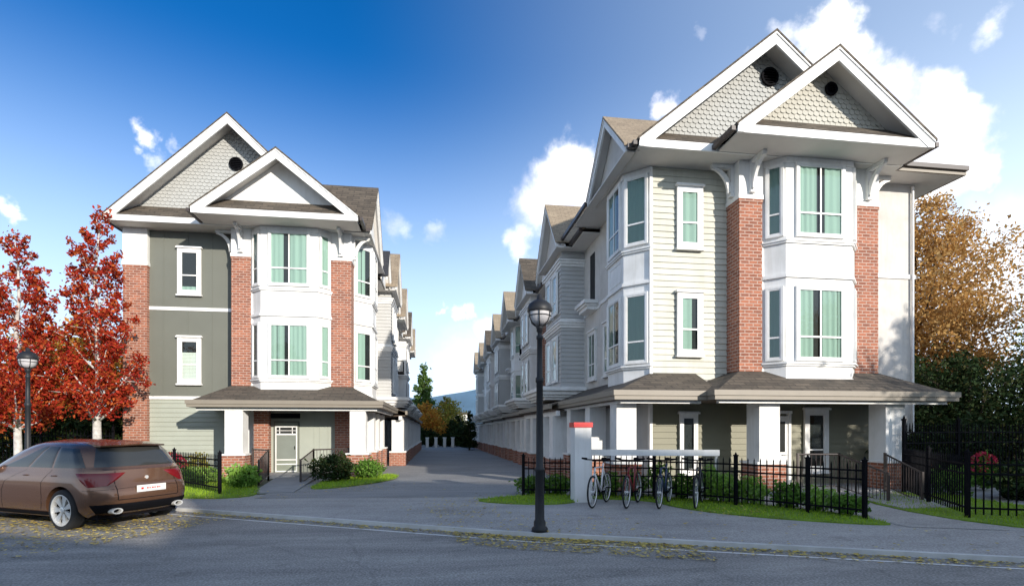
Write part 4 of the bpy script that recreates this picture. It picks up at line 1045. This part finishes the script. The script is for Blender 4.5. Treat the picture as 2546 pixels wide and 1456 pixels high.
def build_car(loc, rz):
    root = empty('parked_car', loc, 'bronze brown hatchback parked at the kerb, seen from behind', 'car', None, rz)
    us = [i*.2/6 for i in range(6)]+[.2+i*.2/8 for i in range(8)]+[.4+.4*i/30 for i in range(30)]+[.8+.12*i/6 for i in range(6)]+[.92+.08*i/4 for i in range(5)]
    m = MB(); N = len(us); rings = []
    for z in ZL:
        ring = [S(u, z) for u in us]+[S(u, z, 0, -1) for u in reversed(us[1:-1])]; rings.append(m.pts(ring))
    n = len(us)*2-2
    for i, j in zip(rings, rings[1:]):
        for k in range(n): m.f.append((i+k, j+k, j+(k+1) % n, i+(k+1) % n))
    m.f.append(tuple(range(rings[0], rings[0]+n))); m.f.append(tuple(reversed(range(rings[-1], rings[-1]+n))))
    body = m.build('body', 'car', root, smooth=True, uv=False)
    # wheel arches
    cut = MB()
    for x in (.88, 3.55):
        for s in (-1, 1): cut.lathe([(.001, -.30), (.40, -.30), (.40, .30), (.001, .30)], (x, s*.86, .33), 36, 'Y')
    co = cut.build('cutter', 'black', root, uv=False)
    import bmesh
    for o_ in (body, co):
        bm = bmesh.new(); bm.from_mesh(o_.data); bmesh.ops.remove_doubles(bm, verts=bm.verts, dist=1e-5); bmesh.ops.recalc_face_normals(bm, faces=bm.faces); bm.to_mesh(o_.data); bm.free()
    md = body.modifiers.new('b', 'BOOLEAN'); md.operation = 'DIFFERENCE'; md.object = co; md.solver = 'EXACT'
    bpy.context.view_layer.update(); dg = bpy.context.evaluated_depsgraph_get(); me = bpy.data.meshes.new_from_object(body.evaluated_get(dg))
    body.modifiers.clear(); body.data = me; bpy.data.objects.remove(co)
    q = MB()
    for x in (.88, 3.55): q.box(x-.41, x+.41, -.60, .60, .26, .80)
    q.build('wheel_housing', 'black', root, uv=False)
    try:
        me.polygons.foreach_set('use_smooth', [True]*len(me.polygons)); me.set_sharp_from_angle(angle=R(35))
    except Exception: pass
    def patch(name, u0, u1, z0, z1, mat, off=.006, sg=1, par=root, quad=None, nu=14, nz=8, thick=0):
        q = MB(); 
        C4 = quad or [(u0, z0), (u1, z0), (u1, z1), (u0, z1)]; idx = []
        for a in range(nz+1):
            for b in range(nu+1):
                s_, t_ = b/nu, a/nz
                u = (C4[0][0]*(1-s_)+C4[1][0]*s_)*(1-t_)+(C4[3][0]*(1-s_)+C4[2][0]*s_)*t_
                z = (C4[0][1]*(1-s_)+C4[1][1]*s_)*(1-t_)+(C4[3][1]*(1-s_)+C4[2][1]*s_)*t_
                ed = min(a, nz-a, b, nu-b)
                q.pts([S(abs(u), z, off if ed else off*.2, sg if u >= 0 else -sg)])
        for a in range(nz):
            for b in range(nu):
                k = a*(nu+1)+b; F_ = (k, k+1, k+nu+2, k+nu+1); q.f.append(F_ if sg > 0 else tuple(reversed(F_)))
        return q.build(name, mat, par, smooth=True, uv=False)
    for sg in (1, -1):
        patch('side_window', 0, 0, 0, 0, 'carglass', sg=sg, quad=[(.335, 1.04), (.505, 1.03), (.505, 1.37), (.35, 1.35)])
        patch('side_window', 0, 0, 0, 0, 'carglass', sg=sg, quad=[(.515, 1.03), (.635, 1.03), (.635, 1.39), (.515, 1.38)])
        patch('side_window', 0, 0, 0, 0, 'carglass', sg=sg, quad=[(.645, 1.03), (.79, 1.02), (.70, 1.385), (.645, 1.39)])
        patch('tail_light', 0, 0, 0, 0, 'taillight', off=.014, sg=sg, quad=[(.25, .74), (.335, .72), (.395, .95), (.15, .945)], nz=6)
        patch('handle', .585, .605, .885, .905, 'car', off=.03, sg=sg, nu=6, nz=4); patch('handle', .47, .49, .89, .91, 'car', off=.03, sg=sg, nu=6, nz=4)
        patch('sill', .46, .74, .215, .29, 'black', off=.012, sg=sg, nz=3)
        for uu in (.215,): patch('hatch_seam', uu, uu+.004, .50, 1.0, 'black', off=.003, sg=sg, nu=1, nz=14)
        # door seams
        for u in (.51, .64): patch('door_seam', u, u+.0015, .32, 1.0, 'black', off=.0025, sg=sg, nu=1, nz=16)
    patch('rear_window', 0, 0, 0, 0, 'carglass', quad=[(-.30, 1.045), (.30, 1.045), (.28, 1.37), (-.28, 1.37)], nu=24)
    patch('rear_bumper', 0, 0, 0, 0, 'black', off=.016, quad=[(-.30, .275), (.30, .275), (.34, .43), (-.34, .43)], nu=30, nz=6)
    patch('hatch_seam', 0, 0, 0, 0, 'black', off=.004, quad=[(-.215, .492), (.215, .492), (.215, .503), (-.215, .503)], nu=24, nz=1)
    patch('bumper_crease', 0, 0, 0, 0, 'black', off=.003, quad=[(-.37, .665), (-.0, .700), (-.0, .705), (-.37, .670)], nu=16, nz=1); patch('bumper_crease', 0, 0, 0, 0, 'black', off=.003, quad=[(0, .700), (.37, .665), (.37, .670), (0, .705)], nu=16, nz=1)
    # spoiler
    q = MB(); pts = []
    for k in range(-8, 9):
        y = k/8*.57; q_ = abs(k/8); x0 = .32+.10*q_**2; 
        pts.append([(x0, y, 1.425-.02*q_), (x0+.015, y, 1.40-.02*q_), (x0+.40, y, 1.425-.03*q_), (x0+.40, y, 1.475-.03*q_)])
    for a, b in zip(pts, pts[1:]):
        i = q.pts(a); j = q.pts(b)
        for k in range(4): q.f.append((i+k, i+(k+1) % 4, j+(k+1) % 4, j+k))
    q.poly(pts[0]); q.poly(list(reversed(pts[-1]))); q.build('spoiler', 'car', root)
    # wheels
    for x in (.88, 3.55):
        for s in (-1, 1):
            wy = s*.80; tb = .345
            q = MB(); q.lathe([(.245, -.10), (.31, -.105), (.338, -.085), (tb, -.05), (tb, .05), (.338, .085), (.31, .105), (.245, .10)], (x, wy, .33), 40, 'Y', True); w = q.build('wheel', 'rubber', root, smooth=True, uv=False)
            q = MB(); q.lathe([(.255, -.095), (.263, -.108), (.246, -.108), (.235, -.06), (.235, .06), (.246, .108), (.263, .108), (.255, .095)], (x, wy, .33), 40, 'Y', True)
            yo = wy+s*.082; yi = wy+s*.035
            for k in range(7):
                a = 2*math.pi*k/7
                for da in (-.13, .13):
                    p0 = Vector((x+math.cos(a+da*.3)*.045, yo-s*.01, .33+math.sin(a+da*.3)*.045)); p1 = Vector((x+math.cos(a+da)*.245, yo, .33+math.sin(a+da)*.245))
                    d_ = (p1-p0).normalized(); t_ = Vector((-d_.z, 0, d_.x))*.013
                    q.ext([p0-t_*1.3, p1-t_*1.9, p1+t_*1.9, p0+t_*1.3], (0, -s*.035, 0))
            q.lathe([(.055, -.02), (.055, .008), (.03, .014), (.001, .014)] if s > 0 else [(.055, .02), (.055, -.008), (.03, -.014), (.001, -.014)], (x, yo, .33), 20, 'Y'); q.build('rim', 'chrome', w, uv=False)
            q = MB(); q.lathe([(.001, 0), (.235, 0)], (x, yi, .33), 30, 'Y'); q.build('brake', 'black', w, uv=False)
    # plate, badge, exhausts, wiper
    xp = XR and .015
    q = MB(); q.box(-.012, 0, -.26, .26, .60, .715); pl = q.build('number_plate', 'blind', root); pl.location = (.015, -.02, 0)
    q = MB(); q.box(-.016, -.0125, .15, .19, .64, .675)
    for k, w_ in enumerate((.028, .02, .03, .022, .03, .018)): q.box(-.0145, -.0125, .09-k*.045-w_, .09-k*.045, .645, .67)
    q.build('plate_marks', 'red', pl)
    q = MB(); q.tube((.10, 0, .84), (.135, 0, .84), .03, n=16); b_ = q.build('badge', 'chrome', root); b_.location = (.0, 0, 0)
    for s in (-1, 1):
        q = MB(); q.lathe([(.035, -.02), (.05, -.02), (.05, .12), (.035, .12)], (.03, 0, 0), 18, 'X', True); e = q.build('exhaust', 'chrome', root, uv=False); e.location = (.02, s*.55, .315); e.scale = (1, 1.8, 1)
    q = MB(); q.box(.3, 4.1, -.70, .70, .17, .26); q.build('underbody', 'black', root)
    q = MB(); q.chain([(.30, .05, 1.06), (.42, -.05, 1.16), (.52, -.28, 1.22)], [.008, .008, .005], 5); q.build('wiper', 'black', root)
    for s in (-1, 1):
        q = MB(); q.lathe([(.001, -.09), (.07, -.07), (.09, 0), (.07, .07), (.001, .09)], (2.95, s*.98, 1.06), 14, 'Y'); q.build('mirror', 'car', root, smooth=True)
    return root
# heading: local +x forward; forward = (-.89,.455)
ang = math.atan2(.47, -.883)
fw = Vector((math.cos(ang), math.sin(ang), 0)); lf = Vector((-fw.y, fw.x, 0))
wheel = Vector((-6.18, 9.95, 0)); base = wheel-fw*.88-lf*.86
build_car((base.x, base.y, 0.058), ang)

# ------------------------------------------------------------------ trees
tree('red_maple', 'taller red leaved tree, in front of the brick edge of the olive townhouse', 'tree', (-10.7, 18.8, .12), 8.7, lambda t: 1.05*(1-t)**.6+.10 if t > .10 else .85+t*3, 'leaf_red', .055, 14000, 'trunk_w', .13, 'red maples on the left', clear=.28, nl=38, up=1.7, spread=-.34, seed=4)
tree('red_maple', 'red leaved tree at the left edge of the photo behind the street lamp', 'tree', (-12.55, 18.2, .12), 7.6, lambda t: 1.15*(1-t)**.6+.1 if t > .10 else .9+t*3, 'leaf_red', .055, 14000, 'trunk_w', .11, 'red maples on the left', clear=.28, nl=36, up=1.7, spread=-.34, seed=9)
tree('orange_tree', 'orange and yellow tree low behind the two red maples', 'tree', (-14.5, 24.5, 0), 6.4, lambda t: 2.6*math.sin(math.pi*min(1, t*.8+.2)), 'leaf_orange', .11, 13000, 'trunk', .14, clear=.2, nl=30, seed=12)
tree('broadleaf_tree', 'golden brown tree rising behind the right edge of the right townhouse', 'tree', (22.3, 22.5, 0), 12.7, lambda t: 3.3*math.sin(math.pi*min(1, t*.72+.25))**.8+.2, 'leaf_gold', .082, 42000, 'trunk', .26, clear=.30, nl=40, spread=-.12, seed=21)
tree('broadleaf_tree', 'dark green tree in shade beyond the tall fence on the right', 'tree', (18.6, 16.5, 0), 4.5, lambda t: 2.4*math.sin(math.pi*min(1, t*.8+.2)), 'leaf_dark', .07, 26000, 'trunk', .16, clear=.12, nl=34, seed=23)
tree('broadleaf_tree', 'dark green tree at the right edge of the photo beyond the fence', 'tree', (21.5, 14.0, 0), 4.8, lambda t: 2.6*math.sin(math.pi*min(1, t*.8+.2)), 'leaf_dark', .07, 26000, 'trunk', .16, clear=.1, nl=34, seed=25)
tree('broadleaf_tree', 'yellow green tree cut by the right edge of the photo', 'tree', (24.6, 16.6, 0), 8.0, lambda t: 2.3*math.sin(math.pi*min(1, t*.8+.2)), 'leaf_yellow', .08, 18000, 'trunk', .18, clear=.25, nl=34, seed=28)
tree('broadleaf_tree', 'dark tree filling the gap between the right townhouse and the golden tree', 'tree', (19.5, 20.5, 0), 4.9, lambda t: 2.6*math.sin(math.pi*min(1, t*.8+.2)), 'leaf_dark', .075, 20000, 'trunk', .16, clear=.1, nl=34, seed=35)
tree('broadleaf_tree', 'large spreading tree by the street, just outside the right edge of the photo', 'tree', (20.8, 1.2, 0), 9.2, lambda t: 3.0*math.sin(math.pi*min(1, t*.8+.2)), 'leaf_gold', .10, 16000, 'trunk', .24, clear=.22, nl=40, seed=71)
# end of the lane
tree('cypress', 'tall pointed green conifer at the far end of the lane', 'tree', (-1.75, 76, -.5), 11.2, lambda t: 1.9*(1-t)**.8+.2, 'leaf_cypress', .17, 15000, 'trunk', .2, clear=.05, nl=44, up=.3, seed=41)
tree('broadleaf_tree', 'orange tree at the far left end of the lane', 'tree', (-1.2, 67, -.4), 5.6, lambda t: 1.9*math.sin(math.pi*min(1, t*.8+.2)), 'leaf_orange', .15, 5000, 'trunk', .14, clear=.15, nl=24, seed=43)
tree('broadleaf_tree', 'yellow green round tree at the far end of the lane', 'tree', (1.5, 77, -.5), 6.9, lambda t: 2.6*math.sin(math.pi*min(1, t*.8+.2)), 'leaf_yellow', .16, 7000, 'trunk', .14, clear=.2, nl=26, seed=44)
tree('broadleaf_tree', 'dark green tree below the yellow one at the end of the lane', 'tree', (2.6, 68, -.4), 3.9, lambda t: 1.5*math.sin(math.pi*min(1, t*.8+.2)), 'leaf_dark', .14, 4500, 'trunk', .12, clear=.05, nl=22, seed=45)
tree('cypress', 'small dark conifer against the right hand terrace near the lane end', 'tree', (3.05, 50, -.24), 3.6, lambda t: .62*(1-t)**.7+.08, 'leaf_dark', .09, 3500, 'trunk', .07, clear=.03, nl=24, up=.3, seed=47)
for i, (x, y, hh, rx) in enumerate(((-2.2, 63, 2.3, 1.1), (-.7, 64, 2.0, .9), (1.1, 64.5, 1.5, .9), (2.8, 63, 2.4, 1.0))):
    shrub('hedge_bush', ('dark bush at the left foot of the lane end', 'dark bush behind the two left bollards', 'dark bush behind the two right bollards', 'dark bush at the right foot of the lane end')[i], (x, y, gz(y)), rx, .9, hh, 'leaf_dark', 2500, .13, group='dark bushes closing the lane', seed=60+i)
# dark hedge on the left behind the maples
for i in range(5):
    x = -11.8-2.3*i
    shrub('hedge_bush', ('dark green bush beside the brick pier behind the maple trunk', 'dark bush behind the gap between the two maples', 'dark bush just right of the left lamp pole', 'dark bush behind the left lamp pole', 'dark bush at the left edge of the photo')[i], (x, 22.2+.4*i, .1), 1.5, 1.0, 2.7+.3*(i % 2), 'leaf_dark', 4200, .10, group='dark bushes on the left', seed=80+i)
# bollards
for i, (x, l) in enumerate(((-1.0, 'leftmost pale bollard at the lane end'), (-.05, 'second pale bollard from the left at the lane end'), (.9, 'third pale bollard from the left at the lane end'), (1.8, 'rightmost pale bollard at the lane end'))):
    r_ = empty('bollard', (x, 60, gz(60)), l, 'bollard', 'pale bollards at the lane end')
    m = MB(); m.box(-.16, .16, -.16, .16, 0, 1.05); m.build('shaft', 'cream', r_)
    m = MB(); m.box(-.2, .2, -.2, .2, 1.051, 1.13); m.build('cap', 'white', r_)
# white building beyond
r_ = empty('far_building', (.9, 86, -.5), 'white building glimpsed between the trees at the end of the lane', 'building')
m = MB(); m.box(-4, 4, 0, 8, 0, 4.6); m.build('wall', 'white', r_)
m = MB(); m.box(-4.3, 4.3, -.4, 8.3, 4.601, 4.85); m.build('roof', 'roof', r_)
for x in (-2.6, -.6, 1.4): window(T(x, 0, 1.6), 1.0, 1.5, r_, cur='none')

# ------------------------------------------------------------------ shrubs
i = 0
for (x, y, rx, ry, hh, lf_, lab) in (
    (2.35, 13.1, .35, .25, .42, 'leaf_green', 'low green shrub behind the short fence panel, left one'),
    (2.95, 12.95, .33, .25, .45, 'leaf_green', 'low green shrub behind the short fence panel next to the pillar'),
    (4.05, 12.45, .30, .25, .50, 'leaf_green', 'green shrub behind the white framed bicycle'),
    (4.65, 12.2, .30, .25, .52, 'leaf_green', 'green shrub behind the red bicycle'),
    (5.15, 11.95, .26, .22, .78, 'leaf_lime', 'tall bright green plant behind the navy bicycle'),
    (5.6, 11.65, .28, .25, .55, 'leaf_green', 'green shrub between the navy and the black bicycle'),
    (6.05, 11.25, .25, .22, .74, 'leaf_lime', 'tall bright green plant behind the black bicycle'),
    (6.35, 11.0, .3, .25, .6, 'leaf_lime', 'bright green shrub beside the end post of the bike rack'),
    (6.75, 10.75, .32, .3, .52, 'leaf_lime', 'bright green shrub behind the middle fence post'),
    (7.15, 10.15, .32, .3, .46, 'leaf_green', 'green shrub in front of the brick column base'),
    (7.45, 9.65, .3, .3, .42, 'leaf_lime', 'low lime shrub behind the right run of the fence'),
    (7.70, 9.15, .26, .26, .36, 'leaf_green', 'smallest green shrub by the right end post of the fence'),
    (11.0, 7.6, .5, .4, .6, 'leaf_green', 'green shrub at the right edge behind the low fence'),
    (12.4, 7.9, .6, .4, .75, 'leaf_green', 'larger green shrub cut by the right edge of the photo'),
    (12.6, 11.6, .45, .4, .62, 'leaf_green', 'green shrub in front of the tall fence post'),
    ):
    shrub('shrub', lab, (x, y, .13), rx*1.12, ry*1.12, hh*1.1, lf_, int(800*max(1, rx*3)), .045, group='green shrubs in front of the right townhouse', seed=100+i); i += 1
shrub('flowering_shrub', 'shrub with red flowers in front of the tall fence on the right', (14.3, 12.3, .13), .36, .3, .95, 'leaf_green', 1600, .04, 'flower_red', 'flowering shrubs', 131)
for k_, (x, y, hh, lab) in enumerate(((13.4, 13.6, 1.5, 'dark bush behind the tall fence, next to the right townhouse'), (15.6, 13.9, 1.9, 'dark bush behind the tall fence, behind the red flowers'), (17.8, 14.4, 2.2, 'dark bush behind the tall fence near the right edge of the photo'),
    (13.6, 10.6, .8, 'low dark bush between the two fences on the right'), (15.2, 10.0, 1.0, 'dark bush behind the low fence at the right edge'), (14.2, 8.4, .8, 'dark bush close behind the low fence at the right edge'))):
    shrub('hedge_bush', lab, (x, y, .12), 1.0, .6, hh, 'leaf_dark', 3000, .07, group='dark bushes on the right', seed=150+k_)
shrub('flowering_shrub', 'rust red shrub between the porch column and the red flowers on the right', (12.9, 13.0, .13), .4, .35, .9, 'leaf_orange', 1200, .04, 'flower_red', 'flowering shrubs', 132, nf=100)
shrub('flowering_shrub', 'crimson flowering shrub above the fence behind the car', (-8.2, 17.9, .13), .5, .35, .85, 'leaf_green', 1600, .04, 'flower_red', 'flowering shrubs', 133, nf=900)
shrub('shrub', 'pale green shrub left of the brick column base of the left townhouse', (-7.55, 18.3, .13), .42, .35, .8, 'leaf_yellow', 1300, .04, group='shrubs in front of the left townhouse', seed=134)
shrub('shrub', 'leafy bright green shrub behind the low fence near the car', (-6.9, 16.9, .13), .6, .35, .5, 'leaf_lime', 1700, .04, group='shrubs in front of the left townhouse', seed=135)
shrub('shrub', 'lime green hosta clump beside the fence end post', (-5.55, 16.6, .13), .45, .4, .55, 'leaf_lime', 900, .075, group='shrubs in front of the left townhouse', seed=136)
shrub('shrub', 'small dark green shrub left of the entry path', (-5.25, 15.6, .13), .36, .3, .40, 'leaf_green', 900, .04, group='shrubs in front of the left townhouse', seed=137)
shrub('shrub', 'dark dense shrub right of the screen door entrance', (-3.15, 17.2, .13), .65, .5, .85, 'leaf_dark', 2600, .045, group='shrubs in front of the left townhouse', seed=138)
shrub('shrub', 'green shrub at the lane corner of the left townhouse', (-2.2, 18.0, .13), .50, .4, .62, 'leaf_green', 2000, .04, group='shrubs in front of the left townhouse', seed=139)

# ------------------------------------------------------------------ leaf litter
pts = []
def scatter(n, fn):
    for _ in range(n): pts.append(fn())
def along_kerb(x0, x1, o0, o1):
    def f_():
        x = random.uniform(x0, x1); d_ = o0+(o1-o0)*random.random()**1.6; y = ky(x)+d_
        return (x, y, .135 if d_ > -0 else .066)
    return f_
scatter(1100, along_kerb(.3, 3.6, -.0, -.95)); scatter(1500, along_kerb(-4.8, 14, -.0, -.30)); scatter(160, along_kerb(0, 3.5, .1, 2.2)); scatter(140, along_kerb(4, 13, .1, 2.0)); scatter(200, along_kerb(3.4, 8, -.02, -.5))
for _ in range(2600):     # around the car
    t_ = random.uniform(-.9, 4.5); s_ = random.gauss(0, 1.0); p = base+fw*t_+lf*(s_*.9+.55)
    if p.y < ky(p.x)-.02: pts.append((p.x, p.y, .066))
for _ in range(220): pts.append((random.gauss(.5, .55), random.gauss(11.2, .9), .135))
for _ in range(150): pts.append((random.gauss(-2.2, .8), random.gauss(15.3, .6), .135))
for _ in range(120): pts.append((random.gauss(-5, 1), random.gauss(13.3, .3), .135))
for _ in range(130): pts.append((random.gauss(5.9, .5), random.gauss(9.7, .35), .135))
v = []; f = []
for x, y, z in pts:
    a = random.uniform(0, 6.28); s_ = random.uniform(.018, .042); tl = random.uniform(-.5, .5); k = len(v)
    for (p, q) in ((1, 0), (.2, .6), (-1, 0), (.1, -.55)):
        X, Y = p*math.cos(a)-q*math.sin(a), p*math.sin(a)+q*math.cos(a); v.append((x+X*s_, y+Y*s_, z+.008+abs(p*tl)*s_*.7))
    f.append((k, k+1, k+2, k+3))
me = bpy.data.meshes.new('fallen_leaves'); me.from_pydata(v, [], f); me.materials.append(M['litter'])
o = bpy.data.objects.new('fallen_leaves', me); COL.objects.link(o); tag(o, 'yellow and brown fallen leaves lying along the kerb and under the car', 'leaves', kind='stuff')
